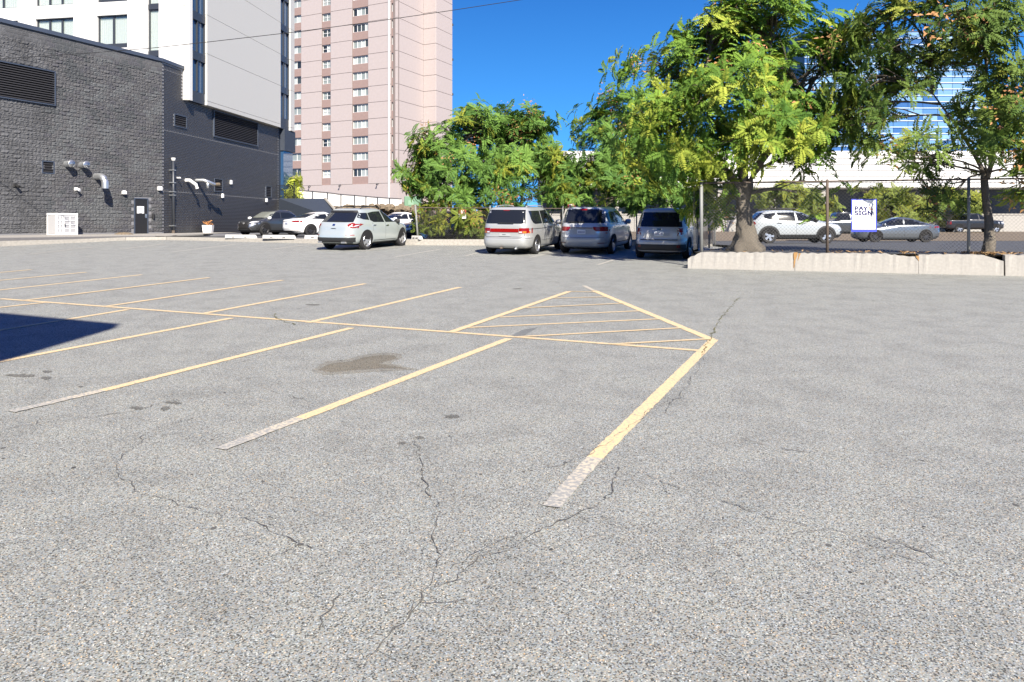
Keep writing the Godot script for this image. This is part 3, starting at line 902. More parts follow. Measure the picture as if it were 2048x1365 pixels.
	for c in cols.size():
		var a: float = cuts[c * 2 + 1]
		var b: float = cuts[c * 2 + 2]
		var mine: Array = wins.filter(func(q): return absf(q[0] - a) < 0.01)
		var lasty := yb
		for q in mine:
			s = st_new()
			box2(s, Vector3(a, lasty, -0.3), Vector3(b, q[2], 0.0 if c < 3 else -0.1))
			part(root, "front_wall", s, M.hotel if c < 3 else M.frame, ft)
			lasty = q[3]
			var n: int = q[4]
			s = st_new()
			var fr := 0.07
			box2(s, Vector3(a, q[2], -0.28), Vector3(b, q[2] + fr + (0.25 if c == 2 else 0.0), -0.16)); box2(s, Vector3(a, q[3] - fr, -0.28), Vector3(b, q[3], -0.16))
			for m in n + 1:
				var x := lerpf(a + fr / 2, b - fr / 2, float(m) / n)
				var hw := fr / 2 + (0.03 if m > 0 and m < n else 0.0)
				box2(s, Vector3(x - hw, q[2] + fr, -0.279), Vector3(x + hw, q[3] - fr, -0.159))
			var w := part(root, "window", s, M.frame, ft)
			for m in n:
				var x0 := lerpf(a + fr / 2, b - fr / 2, float(m) / n) + 0.05
				var x1 := lerpf(a + fr / 2, b - fr / 2, float(m + 1) / n) - 0.05
				s = st_new()
				box2(s, Vector3(x0, q[2] + fr, -0.225), Vector3(x1, q[3] - fr, -0.215))
				part(w, "pane", s, M.pane)
				s = st_new()
				var cn := 14
				for k in cn:
					var p0 := Vector3(lerpf(x0, x1, float(k) / cn), q[2], -0.27 - 0.02 * (k % 2))
					var p1 := Vector3(lerpf(x0, x1, float(k + 1) / cn), q[2], -0.27 - 0.02 * ((k + 1) % 2))
					var up := Vector3(0, q[3] - q[2] - fr, 0)
					quad(s, p0, p1, p1 + up, p0 + up)
				part(w, "curtain", s, M.curtain)
		s = st_new()
		box2(s, Vector3(a, lasty, -0.3), Vector3(b, yt, 0.0))
		part(root, "front_wall", s, M.hotel, ft)

func pink_tower() -> void:
	# tall pink apartment tower: two faces, window bays with brown spandrels, storey joints
	var fd := 133.0
	var cx := (794.6 - 1024.0) / F * fd
	var FL := Vector2(2924.0, -F).normalized()      # left face runs left-away; as a wall its tangent points right
	var FR := Vector2(680.0, F).normalized()
	var wl := wall(cx, fd, FL)
	var wr := wall(cx, fd, FR)
	var y0 := uv(wl, 790, 373).y - 7.5
	var j0 := uv(wl, 780, 366).y
	var storey := (uv(wl, 700, 58).y - uv(wl, 700, 346).y) / 9.0
	var root := thing("pink_tower", "tall pink concrete apartment tower with brown window bays", "building", Vector3(cx, y0, -fd))
	var tl := wtf(wl, root)
	var tr := wtf(wr, root)
	var n := 15
	var top := j0 + n * storey
	var X := func(px: float) -> float: return uv(wl, px, 200).x
	var bays := [[560, 602, 4], [643, 661, 2], [704, 736, 4], [782, 790, 1]]   # pixel columns of the window bays
	var cuts := [-36.0]
	for b in bays: cuts.append_array([X.call(b[0]), X.call(b[1])])
	cuts.append(0.0)
	# core and recessed joints
	var s := st_new()
	box2(s, Vector3(-36, y0, -14), Vector3(-2.6, top, -0.55)); box2(s, Vector3(-2.6, y0, -1.2), Vector3(-0.2, top, -0.55))
	part(root, "core", s, M.joint, tl)
	s = st_new()
	box2(s, Vector3(-36, y0, -0.55), Vector3(0, j0 - 0.06, 0.02))
	part(root, "base_wall", s, M.pink, tl)
	s = st_new()
	for i in range(0, cuts.size(), 2): box2(s, Vector3(cuts[i] + 0.02, j0, -0.55), Vector3(cuts[i + 1] - 0.02, top, -0.06))
	part(root, "joint_backing", s, M.joint, tl)
	for k in n:
		var a := j0 + k * storey
		for i in range(0, cuts.size(), 2):
			s = st_new()
			box2(s, Vector3(cuts[i], a, -0.06), Vector3(cuts[i + 1], a + storey - 0.07, 0.0))
			part(root, "wall_panel", s, M.pink, tl)
	var r := RandomNumberGenerator.new()
	r.seed = 4
	for b in bays.size():
		var a: float = cuts[b * 2 + 1]
		var c: float = cuts[b * 2 + 2]
		var yy := [uv(wl, 640, 335).y, uv(wl, 652, 340.5).y, uv(wl, 720, 337).y, uv(wl, 786, 336.5).y]
		var head: float = yy[b]
		for k in n:
			var h := head + k * storey
			if h > top - 0.3: continue
			var sill := h - 1.42
			s = st_new()
			box2(s, Vector3(a + 0.02, h - storey + 0.02, -0.55), Vector3(c - 0.02, sill, -0.12))
			part(root, "spandrel", s, M.pink_dark, tl)
			s = st_new()
			var f := 0.07
			var lights: int = bays[b][2]
			box2(s, Vector3(a, h - 0.12, -0.5), Vector3(c, h, -0.3)); box2(s, Vector3(a, sill, -0.5), Vector3(c, sill + 0.06, -0.22))
			for m in lights + 1:
				var x := lerpf(a + f / 2, c - f / 2, float(m) / lights)
				box2(s, Vector3(x - f / 2, sill + 0.06, -0.5), Vector3(x + f / 2, h - 0.12, -0.33))
			if b == 1: box2(s, Vector3(a + f, (sill + h) / 2 - 0.04, -0.42), Vector3(c - f, (sill + h) / 2 + 0.04, -0.36))
			var w := part(root, "window", s, M.panel_white, tl)
			for m in lights:
				s = st_new()
				box2(s, Vector3(lerpf(a + f / 2, c - f / 2, float(m) / lights) + f / 2, sill + 0.06, -0.48), Vector3(lerpf(a + f / 2, c - f / 2, float(m + 1) / lights) - f / 2, h - 0.12, -0.42))
				part(w, "pane", s, M.tower_glass[[0, 1, 1, 2, 2, 4, 4, 3, 1, 2][r.randi() % 10]])
	# right faces: main return, set-back front, second return
	var u1 := uv(wr, 847, 200).x
	s = st_new()
	box2(s, Vector3(0.1, y0, -0.9), Vector3(u1 + 0.3, top, -0.3))
	part(root, "core", s, M.joint, tr)
	var w2 := wall(0, 0, FL)
	w2.o = wr.o + wr.b * Vector3(u1, 0, 0)
	var u2 := uv(w2, 872, 200).x
	var w3 := wall(0, 0, FR)
	w3.o = w2.o + w2.b * Vector3(u2, 0, 0)
	var u3 := uv(w3, 904.5, 200).x
	s = st_new()
	box2(s, Vector3(0.0, y0, -2.5), Vector3(u2 - 0.35, top, -0.31))
	part(root, "core", s, M.joint, wtf(w2, root))
	s = st_new()
	box2(s, Vector3(0.1, y0, -0.6), Vector3(u3 - 0.1, top, -0.31))
	part(root, "core", s, M.joint, wtf(w3, root))
	for k in n + 1:
		var a := j0 + (k - 1) * storey if k > 0 else y0
		var bt := a + storey - 0.07 if k > 0 else j0 - 0.07
		if k > 0: a = j0 + (k - 1) * storey
		for q in [[wr, 0.0, u1 + 0.02], [w2, 0.03, u2], [w3, 0.0, u3]]:
			s = st_new()
			box2(s, Vector3(q[1], a, -0.3), Vector3(q[2], bt, 0.0))
			part(root, "wall_panel", s, M.pink, wtf(q[0], root))
	# white downpipe near the corner and wall lamps
	s = st_new()
	var ux: float = X.call(778.0)
	box2(s, Vector3(ux - 0.12, y0, 0.0), Vector3(ux + 0.12, top, 0.15))
	part(root, "downpipe", s, M.panel_white, tl)
	for q in [[621, 373], [682, 371], [757, 368]]:
		var c := uv(wl, q[0], q[1])
		s = st_new()
		tube(s, [Vector3(c.x, c.y, 0.0), Vector3(c.x, c.y + 0.1, 0.4), Vector3(c.x, c.y - 0.2, 0.6)], [0.06, 0.06, 0.14], 8)
		part(root, "wall_lamp", s, M.frame, tl)
	for k in 6:
		s = st_new()
		box2(s, Vector3(u3 - 0.02, j0 + k * storey * 2.3 + 4, -0.2), Vector3(u3 + 0.25, j0 + k * storey * 2.3 + 4.4, 0.1))
		part(root, "bracket", s, M.frame, wtf(w3, root))

func back_walls() -> void:
	# slate retaining wall, white fence panels, rock bank and utility box below the tower
	var root := thing("retaining_wall", "slate blue concrete retaining wall with sloping end behind the parked cars", "wall", Vector3(-18.6, 1.3, -63))
	var s := st_new()
	var a := at(557, 397, 62.0); var b := at(650, 397.5, 62.0); var c := at(678, 440, 58.0)
	var pts := [a, b, c, Vector3(c.x, 0.8, c.z), Vector3(a.x, 0.8, a.z)]
	var bk := Vector3(0, 0, -0.4)
	for k in range(1, 4): tri(s, pts[0] - root.position, pts[k] - root.position, pts[k + 1] - root.position)
	for k in 3: quad(s, pts[k] - root.position, pts[k + 1] - root.position, pts[k + 1] + bk - root.position, pts[k] + bk - root.position)
	quad(s, a - root.position, b - root.position, b + bk - root.position, a + bk - root.position)
	part(root, "wall_face", s, M.slate)
	s = st_new()
	tube(s, [b - root.position, c - root.position + Vector3(0.1, 0.3, 0)], [0.1], 6)
	part(root, "sloping_cap", s, M.concrete)
	# terrain: bank behind that wall up to the tower
	s = st_new()
	var rows := [[560, 398.5, 62.4, 700, 421, 60.5, 830, 432, 56.0, 900, 440, 56.0], [560, 396, 75.0, 690, 411, 75.0, 830, 416, 75.0, 900, 425, 75.0], [560, 392, 130.0, 690, 402, 130.0, 830, 405, 130.0, 930, 430, 130.0]]
	for j in 2:
		for i in 3:
			var q: Array[Vector3] = []
			for k in [[j, i], [j, i + 1], [j + 1, i + 1], [j + 1, i]]:
				var rr: Array = rows[k[0]]
				q.append(at(rr[k[1] * 3], rr[k[1] * 3 + 1], rr[k[1] * 3 + 2]))
			quad(s, q[0], q[1], q[2], q[3])
	for i in 3:
		var rr: Array = rows[0]
		var p := at(rr[i * 3], rr[i * 3 + 1], rr[i * 3 + 2]); var q := at(rr[i * 3 + 3], rr[i * 3 + 4], rr[i * 3 + 5])
		quad(s, p, q, Vector3(q.x, 0.8, q.z), Vector3(p.x, 0.8, p.z))
	struct("embankment", s, M.dirt)
	# rough stones on the bank
	rng.seed = 12
	var st := st_new()
	for k in 260:
		var px := rng.randf_range(690, 840)
		var p := at(px, lerpf(413, 422 + (px - 690) * 0.05, rng.randf()), rng.randf_range(56, 62))
		var r := rng.randf_range(0.12, 0.32)
		lathe(st, [Vector2(r, -r * 0.5), Vector2(r * rng.randf_range(0.7, 1.0), r * 0.3), Vector2(0.02, r * 0.6)], Basis(Vector3(rng.randf(), 1, rng.randf()).normalized(), rng.randf() * 6), p, 6)
	var rk := part(self, numbered("bank_stones"), st, M.dirt)
	rk.set_meta("kind", "stuff")
	tag(rk, "rough tan stones covering the bank below the white fence", "stones")
	# white fence panels with a dark top rail
	var fr := thing("panel_fence", "white panel fence with dark posts along the top of the bank", "fence", at(590, 415, 66))
	var tops := [[590, 381], [625, 384], [655, 386.5], [682, 390], [709, 392], [732, 394], [755, 396], [779, 397.5], [803, 399]]
	for i in tops.size() - 1:
		var d := 68.0
		var p := at(tops[i][0], tops[i][1], d) - fr.position
		var q := at(tops[i + 1][0], tops[i + 1][1], d) - fr.position
		var lo := at(700, 417, d).y - fr.position.y
		s = st_new()
		quad(s, p, q, Vector3(q.x, lo, q.z), Vector3(p.x, lo, p.z)); quad(s, p + Vector3(0, 0, -0.06), q + Vector3(0, 0, -0.06), Vector3(q.x, lo, q.z - 0.06), Vector3(p.x, lo, p.z - 0.06))
		quad(s, p, q, q + Vector3(0, 0, -0.06), p + Vector3(0, 0, -0.06))
		part(fr, "panel", s, M.panel_white)
		s = st_new()
		tube(s, [Vector3(p.x, lo, p.z + 0.05), p + Vector3(0, 0.08, 0.05)], [0.05], 6)
		part(fr, "post", s, M.frame)
		s = st_new()
		tube(s, [p + Vector3(0, 0.05, 0.05), q + Vector3(0, 0.05, 0.05)], [0.035], 6)
		part(fr, "rail", s, M.frame)
	# iron fence above the slate wall
	var ir := thing("iron_fence", "black iron picket fence on top of the slate wall", "fence", at(560, 397, 62.2))
	for i in 17:
		var px := 556.0 + i * 2.3
		s = st_new()
		var p := at(px, 398, 62.2) - ir.position
		tube(s, [p, p + Vector3(0, 1.15 if i != 14 else 1.35, 0)], [0.018 if i != 14 else 0.04], 4)
		part(ir, "picket", s, M.black)
	s = st_new()
	for h in [0.15, 1.05]: tube(s, [at(556, 398, 62.2) - ir.position + Vector3(0, h, 0), at(593, 398, 62.2) - ir.position + Vector3(0, h, 0)], [0.02], 4)
	part(ir, "rail", s, M.black)
	var ub := thing("utility_box", "green electrical transformer box beside the white panel fence", "utility box", at(822, 416, 58))
	s = st_new()
	cbox(s, Vector3(-0.45, 0, -0.5), Vector3(0.75, 0.85, 0.5), 0.04)
	var gm := mat(L(0.13, 0.24, 0.15), 0.55)
	part(ub, "box", s, gm)
	s = st_new()
	box2(s, Vector3(-0.15, 0.2, 0.5), Vector3(0.25, 0.55, 0.53))
	part(ub, "door", s, mat(L(0.2, 0.32, 0.22), 0.55))
	# building behind the camera whose roof corner shades the lot on the left
	var el := 37.0
	var tip := G(240, 648)
	var H := 10.0
	var sh := H / tan(deg_to_rad(el))
	var cn := tip + Vector3(sin(deg_to_rad(AZ)) * sh, 0, cos(deg_to_rad(AZ)) * sh)
	var hb := thing("brick_building", "brick building beside the lot whose shadow crosses the parking stalls", "building", Vector3(cn.x, SL * -cn.z - 0.1, cn.z))
	s = st_new()
	var d1 := Vector3(-0.91, 0, -0.42).normalized() * 26.0
	var d2 := Vector3(-0.03, 0, 1.0).normalized() * 24.0
	var hh := Vector3(0, tip.y + H - hb.position.y, 0)
	var eave := [Vector3.ZERO, d1, d1 + d2, d2]
	var inn := Vector3(-2.6, 0, 1.4)
	var q4 := [inn, d1 + Vector3(2, 0, 2), d1 + d2 + Vector3(2, 0, -2), d2 + Vector3(-2.6, 0, -2)]
	var rf := st_new()
	var th := Vector3(0, 0.35, 0)
	for k in 4:
		var p: Vector3 = eave[k] + hh; var q: Vector3 = eave[(k + 1) % 4] + hh
		quad(rf, p - th, q - th, q, p)
	quad(rf, eave[0] + hh, eave[1] + hh, eave[2] + hh, eave[3] + hh); quad(rf, eave[0] + hh - th, eave[1] + hh - th, eave[2] + hh - th, eave[3] + hh - th)
	part(hb, "roof", rf, M.coping)
	hh -= th
	for k in 4:
		var p: Vector3 = q4[k]; var q: Vector3 = q4[(k + 1) % 4]
		quad(s, p - hh * 0.1, q - hh * 0.1, q + hh, p + hh)
	part(hb, "walls", s, grained(L(0.3, 0.2, 0.16), 0.8, 0.05, 0.5))

func right_background() -> void:
	# beyond the neighbouring lot: verge, low wall, podium with its dark parking level, glass hotel, white office block
	var s := st_new()
	sheet(s, PackedVector2Array([Vector2(-6, 58), Vector2(120, 58), Vector2(120, 76), Vector2(-6, 76)]), func(_x, d): return 0.8 + 0.03 * (d - 58))
	struct("verge", s, M.dirt)
	s = st_new()
	sheet(s, PackedVector2Array([Vector2(-6, 76), Vector2(140, 76), Vector2(140, 140), Vector2(-6, 140)]), func(_x, _d): return 1.2)
	struct("street", s, M.concrete)
	var lw := thing("beige_wall", "long low beige masonry wall across the far street", "wall", at(900, 470, 84))
	for k in 17:
		s = st_new()
		var x0 := k * 4.0
		box2(s, Vector3(x0, -0.6, -0.3), Vector3(x0 + 3.96, 2.15, 0))
		part(lw, "wall_panel", s, M.concrete_wall)
	s = st_new()
	box2(s, Vector3(0, 2.15, -0.36), Vector3(68, 2.3, 0.06))
	part(lw, "cap", s, M.concrete)
	var pod := thing("hotel_podium", "white hotel podium with a dark open parking level below it", "building", at(1085, 470, 108))
	var pw := 1.0 / F * 108.0
	s = st_new()
	box2(s, Vector3(0, at(0, 375, 108).y - pod.position.y, -20), Vector3(73, at(0, 302, 108).y - pod.position.y, 0))
	part(pod, "upper_wall", s, M.hotel)
	for k in 5:
		s = st_new()
		var y := at(0, 365 - k * 12, 108).y - pod.position.y
		box2(s, Vector3(0, y, 0.002), Vector3(73, y + 0.5, 0.12))
		part(pod, "cladding_band", s, M.hotel)
	s = st_new()
	box2(s, Vector3(0, -2, -20), Vector3(73, at(0, 376, 108).y - pod.position.y, -6))
	part(pod, "parking_level", s, M.frame)
	for k in 10:
		s = st_new()
		box2(s, Vector3(3 + k * 7.2, -2, -1.4), Vector3(3.9 + k * 7.2, at(0, 375.5, 108).y - pod.position.y, -0.5))
		part(pod, "column", s, M.concrete)
	# glass tower with a rounded right end
	var gt := thing("glass_tower", "blue glass hotel tower with a rounded corner behind the trees", "building", at(1660, 470, 122))
	var g = M.glass_blue
	var gm := [mat(L(0.11, 0.24, 0.42), 0.08, 0.35), mat(L(0.2, 0.36, 0.56), 0.1, 0.35), mat(L(0.24, 0.4, 0.6), 0.12, 0.3), mat(L(0.06, 0.15, 0.33), 0.07, 0.35)]
	var path: Array[Vector3] = []
	var xl := -4.0
	var xr := (1935 - 1660) / F * 122
	for k in 12: path.append(Vector3(lerpf(xl, xr, k / 11.0), 0, 0))
	for k in range(1, 5): path.append(Vector3(xr + sin(k / 4.0 * PI / 2) * 4.4, 0, -4.4 + cos(k / 4.0 * PI / 2) * 4.4))
	path.append(Vector3(xr + 4.4, 0, -14)); path.append(Vector3(xl, 0, -14))
	var y0 := at(0, 318, 122).y - gt.position.y
	var y1 := at(0, 62, 122).y - gt.position.y
	var fh := 1.0
	var floors := int((y1 - y0) / fh)
	var r := RandomNumberGenerator.new()
	r.seed = 6
	s = st_new()
	for i in path.size():
		var p := path[i]; var q := path[(i + 1) % path.size()]
		var inn := Vector3(0, 0, -0.12)
		quad(s, p + inn + Vector3(0, y0, 0), q + inn + Vector3(0, y0, 0), q + inn + Vector3(0, y1, 0), p + inn + Vector3(0, y1, 0))
	part(gt, "core", s, M.frame)
	for f in floors:
		s = st_new()
		var y := y0 + f * fh
		for i in 15:
			var p := path[i]; var q := path[i + 1]
			box(s, (p + q) / 2 + Vector3(0, y, 0.05), Vector3((q - p).length() + 0.02, 0.14, 0.2), Basis(Vector3.UP, atan2(-(q - p).z, (q - p).x)))
		part(gt, "floor_band", s, mat(L(0.36, 0.45, 0.55), 0.5))
	for i in 15:
		var p := path[i]; var q := path[i + 1]
		for f in floors:
			s = st_new()
			var y := y0 + f * fh
			var e := (q - p).normalized() * 0.03
			quad(s, p + e + Vector3(0, y + 0.07, 0), q - e + Vector3(0, y + 0.07, 0), q - e + Vector3(0, y + fh - 0.07, 0), p + e + Vector3(0, y + fh - 0.07, 0))
			part(gt, "pane", s, gm[r.randi() % 4])
	var ow := thing("white_office", "white office block partly hidden by the yellow-green tree", "building", at(1560, 470, 130))
	s = st_new()
	box2(s, Vector3(2.0, 0, -12), Vector3(13.0, at(0, 88, 130).y - ow.position.y, 0))
	part(ow, "wall", s, M.hotel)
	for k in 7:
		s = st_new()
		box2(s, Vector3(2.6, 12 + k * 2.9, 0.002), Vector3(12.4, 13.4 + k * 2.9, 0.05))
		part(ow, "cladding_band", s, M.hotel_brick)

# ---------------------------------------------------------------- vehicles
# A body is a stack of rounded plan outlines: at each height y a rear end, a front end and a half width. Windows, lamps and trim
# are pieces cut in side, rear or front view and laid on that surface. Local axes: x forward, y up, z to the car's right.
func lv(c: Dictionary, y: float) -> Vector3:
	var a: Array = c.lv
	if y <= a[0][0]: return Vector3(a[0][1], a[0][2], a[0][3])
	for i in range(1, a.size()):
		if y <= a[i][0]:
			var t: float = (y - a[i - 1][0]) / (a[i][0] - a[i - 1][0])
			return Vector3(lerpf(a[i - 1][1], a[i][1], t), lerpf(a[i - 1][2], a[i][2], t), lerpf(a[i - 1][3], a[i][3], t))
	var e: Array = a[-1]
	return Vector3(e[1], e[2], e[3])
func zside(c: Dictionary, x: float, y: float) -> float:
	var q := lv(c, y)
	var t := (x - (q.x + q.y) / 2) / ((q.y - q.x) / 2)
	var n: float = c.nr if t < 0 else c.nf
	return q.z * pow(maxf(1.0 - pow(minf(absf(t), 0.9995), n), 0.0), 1.0 / n)
func xend(c: Dictionary, z: float, y: float, front: bool) -> float:
	var q := lv(c, y)
	var n: float = c.nf if front else c.nr
	var h := (q.y - q.x) / 2 * pow(maxf(1.0 - pow(minf(absf(z / q.z), 0.995), n), 0.0), 1.0 / n)
	return (q.x + q.y) / 2 + (h if front else -h)
func outline(c: Dictionary, y: float, off: float, n := 72) -> Array:
	var q := lv(c, y)
	var o: Array[Vector3] = []
	for k in n:
		var a := TAU * (k + 0.5) / n
		var e: float = 2.0 / (c.nf if cos(a) > 0 else c.nr)
		var x := signf(cos(a)) * pow(absf(cos(a)), e) * ((q.y - q.x) / 2 + off) + (q.x + q.y) / 2
		o.append(Vector3(x, y, signf(sin(a)) * pow(absf(sin(a)), e) * (q.z + off)))
	return o
func body_mesh(c: Dictionary) -> ArrayMesh:
	var s := st_new()
	var ys: Array = []
	var a: Array = c.lv
	for i in a.size() - 1:
		var n := maxi(2, int((a[i + 1][0] - a[i][0]) / 0.05))
		for k in n: ys.append(lerpf(a[i][0], a[i + 1][0], float(k) / n))
	ys.append(a[-1][0])
	var prev: Array = []
	var cen := Vector3.ZERO
	for i in ys.size():
		var r := outline(c, ys[i], 0.0)
		var n := r.size()
		if i > 0:
			for k in n:
				var j := (k + 1) % n
				quad(s, prev[k], r[k], r[j], prev[j])
		if i == 0 or i == ys.size() - 1:
			cen = Vector3((r[0].x + r[n / 2].x) / 2, ys[i] + (0.012 if i else 0.0), 0)
			for k in n: tri(s, cen, r[k], r[(k + 1) % n])
		prev = r
	return smooth(s).commit()
func patch(c: Dictionary, view: String, poly: Array, off: float, sgn := 1.0) -> SurfaceTool:
	var p := PackedVector2Array()
	for i in range(0, poly.size(), 2): p.append(Vector2(poly[i], poly[i + 1]))
	var lo := p[0]; var hi := p[0]
	for q in p:
		lo = lo.min(q); hi = hi.max(q)
	var s := st_new()
	var st := 0.09
	var nx := int(ceil((hi.x - lo.x) / st))
	var ny := int(ceil((hi.y - lo.y) / st))
	for i in nx:
		for j in ny:
			var a := lo + Vector2(i, j) * st
			var cell := PackedVector2Array([a, a + Vector2(st, 0), a + Vector2(st, st), a + Vector2(0, st)])
			for piece in Geometry2D.intersect_polygons(p, cell):
				var idx := Geometry2D.triangulate_polygon(piece)
				for k in idx:
					var q := piece[k]
					match view:
						"side": s.add_vertex(Vector3(q.x, q.y, sgn * (zside(c, q.x, q.y) + off)))
						"rear": s.add_vertex(Vector3(xend(c, q.x, q.y, false) - off, q.y, q.x * sgn))
						"front": s.add_vertex(Vector3(xend(c, q.x, q.y, true) + off, q.y, q.x * sgn))
	return smooth(s)
func band(c: Dictionary, y0: float, y1: float, off: float, x0 := -9.0, x1 := 9.0) -> SurfaceTool:   # trim that runs round the body between two heights
	var s := st_new()
	var n := maxi(1, int((y1 - y0) / 0.06))
	for i in n:
		var a := outline(c, lerpf(y0, y1, float(i) / n), off)
		var b := outline(c, lerpf(y0, y1, float(i + 1) / n), off)
		for k in a.size():
			var j := (k + 1) % a.size()
			if a[k].x < x0 or a[k].x > x1 or a[j].x < x0 or a[j].x > x1: continue
			quad(s, a[k], b[k], b[j], a[j])
	return smooth(s)
var wheel_cache := {}
func wheel_meshes(r: float, style: int) -> Array:
	var key := "%.3f %d" % [r, style]
	if wheel_cache.has(key): return wheel_cache[key]
	var ax := Basis(Vector3.RIGHT, PI / 2)    # lathe axis along z
	var s := st_new()
	var ri := r * 0.66
	lathe(s, [Vector2(ri, -0.09), Vector2(r * 0.93, -0.11), Vector2(r, -0.08), Vector2(r, 0.08), Vector2(r * 0.93, 0.11), Vector2(ri, 0.1), Vector2(ri, -0.09)], ax, Vector3.ZERO, 32)
	var t: Mesh = smooth(s).commit()
	s = st_new()
	lathe(s, [Vector2(ri, 0.1), Vector2(ri * 0.97, 0.11), Vector2(ri * 0.9, 0.085), Vector2(ri * 0.88, 0.02)], ax, Vector3.ZERO, 28)
	var n: int = [5, 7, 10, 9][style]
	for k in n:
		var a := TAU * k / n
		var b := Basis(Vector3(0, 0, 1), a)
		var w: float = [0.09, 0.055, 0.05, 0.045][style]
		box(s, b * Vector3(ri * 0.52, 0, 0.075), Vector3(ri * 0.86, w, 0.035), b)
		if style == 0: box(s, b * Vector3(ri * 0.7, w * 0.5, 0.07), Vector3(ri * 0.45, w * 0.55, 0.03), b * Basis(Vector3(0, 0, 1), 0.25))
	lathe(s, [Vector2(0.0, 0.1), Vector2(ri * 0.2, 0.1), Vector2(ri * 0.24, 0.05)], ax, Vector3.ZERO, 14)
	var m: Mesh = s.commit()
	s = st_new()
	lathe(s, [Vector2(0.0, 0.02), Vector2(ri * 0.9, 0.02)], ax, Vector3.ZERO, 20)
	wheel_cache[key] = [t, m, s.commit()]
	return wheel_cache[key]
func place(o: Node3D, local: Vector3, p: Vector3, heading: float, slope := SL) -> void:   # local point of the car to p; heading in degrees, 0 = away from the camera, + to the right
	var h := deg_to_rad(heading)
	var fwd := Vector3(sin(h), slope * cos(h), -cos(h)).normalized()
	var up := Vector3(0, 1, slope).normalized()
	var b := Basis(fwd, up, fwd.cross(up)).orthonormalized()
	o.transform = Transform3D(b, p - b * local)
func make_car(c: Dictionary) -> Node3D:
	var o := thing(c.name, c.label, c.get("cat", "car"), Vector3.ZERO, c.get("group", ""))
	var pm: Material = c.paint
	part(o, "body", body_mesh(c), pm)
	var seam: Material = M.black
	for q in c.get("side", []):       # [name, polygon, material, offset]
		for sg in [-1.0, 1.0]: part(o, q[0], patch(c, "side", q[1], q[3] if q.size() > 3 else 0.006, sg), q[2])
	for q in c.get("rear", []):       # [name, polygon, material, offset, mirrored]
		part(o, q[0], patch(c, "rear", q[1], q[3]), q[2])
		if q[4]: part(o, q[0], patch(c, "rear", q[1], q[3], -1.0), q[2])
	for q in c.get("front", []):
		part(o, q[0], patch(c, "front", q[1], q[3]), q[2])
		if q[4]: part(o, q[0], patch(c, "front", q[1], q[3], -1.0), q[2])
	for q in c.get("bands", []):      # [name, y0, y1, off, x0, x1, material]
		part(o, q[0], band(c, q[1], q[2], q[3], q[4], q[5]), q[6])
	# wheels in dark arches
	var r: float = c.wheel
	var wm := wheel_meshes(r, c.get("rim", 0))
	var rm: Material = c.get("rim_mat", M.rim)
	for x in c.axles:
		var circ: Array = []
		for k in 28:
			var a := TAU * k / 28
			circ.append_array([x + cos(a) * (r + 0.065), maxf(r + sin(a) * (r + 0.065), c.lv[0][0] + 0.01)])
		var fl: Array = []
		for k in 28:
			var a := TAU * k / 28
			fl.append_array([x + cos(a) * (r + 0.15), maxf(r + sin(a) * (r + 0.15), c.lv[0][0] + 0.005)])
		for sg in [-1.0, 1.0]:
			if c.has("flare"): part(o, "wheel_arch_trim", patch(c, "side", fl, 0.012, sg), c.flare)
			part(o, "wheel_arch", patch(c, "side", circ, 0.018, sg), M.void)
			var zz := zside(c, x, 0.5) + 0.022 - 0.11
			var w := part(o, "wheel", wm[0], M.tyre, Transform3D(Basis() if sg > 0 else Basis(Vector3.UP, PI), Vector3(x, r, sg * zz)))
			part(w, "rim", wm[1], rm)
			part(w, "brake", wm[2], M.void)
	# mirrors, handles, rails, plate
	if c.has("mirror"):
		var q: Array = c.mirror      # x, y
		for sg in [-1.0, 1.0]:
			var s := st_new()
			var z := zside(c, q[0], q[1])
			lathe(s, [Vector2(0.0, -0.12), Vector2(0.08, -0.1), Vector2(0.1, 0.0), Vector2(0.09, 0.1), Vector2(0.0, 0.12)], Basis(Vector3.RIGHT, PI / 2), Vector3(q[0], q[1], sg * (z + 0.13)), 12)
			tube(s, [Vector3(q[0] + 0.02, q[1] - 0.05, sg * (z - 0.05)), Vector3(q[0], q[1] - 0.04, sg * (z + 0.1))], [0.03], 6)
			part(o, "mirror", smooth(s), c.get("mirror_mat", pm))
	for q in c.get("handles", []):
		for sg in [-1.0, 1.0]:
			var s := st_new()
			box(s, Vector3(q[0], q[1], sg * (zside(c, q[0], q[1]) + 0.015)), Vector3(0.2, 0.032, 0.035))
			part(o, "door_handle", s, c.get("handle_mat", pm))
	for q in c.get("seams", []):       # [x0, y0, x1, y1]
		for sg in [-1.0, 1.0]:
			var dx := 0.008
			var horizontal: bool = absf(q[2] - q[0]) > absf(q[3] - q[1])
			var poly := [q[0], q[1], q[2], q[3], q[2], q[3] + dx, q[0], q[1] + dx] if horizontal else [q[0], q[1], q[0] + dx, q[1], q[2] + dx, q[3], q[2], q[3]]
			part(o, "panel_gap", patch(c, "side", poly, 0.003, sg), seam)
	if c.has("rails"):
		var q: Array = c.rails           # x0, x1, y, z
		for sg in [-1.0, 1.0]:
			var s := st_new()
			tube(s, [Vector3(q[0], q[2] - 0.06, sg * q[3]), Vector3(q[0] + 0.12, q[2], sg * q[3]), Vector3((q[0] + q[1]) / 2, q[2] + 0.03, sg * q[3]), Vector3(q[1] - 0.12, q[2], sg * q[3]), Vector3(q[1], q[2] - 0.06, sg * q[3])], [0.02], 6)
			part(o, "roof_rail", s, c.get("rail_mat", M.black))
		if q.size() > 4:
			for x in [lerpf(q[0], q[1], 0.3), lerpf(q[0], q[1], 0.75)]:
				var s := st_new()
				tube(s, [Vector3(x, q[2] + 0.02, -q[3]), Vector3(x, q[2] + 0.05, 0), Vector3(x, q[2] + 0.02, q[3])], [0.02], 6)
				part(o, "cross_bar", s, M.black)
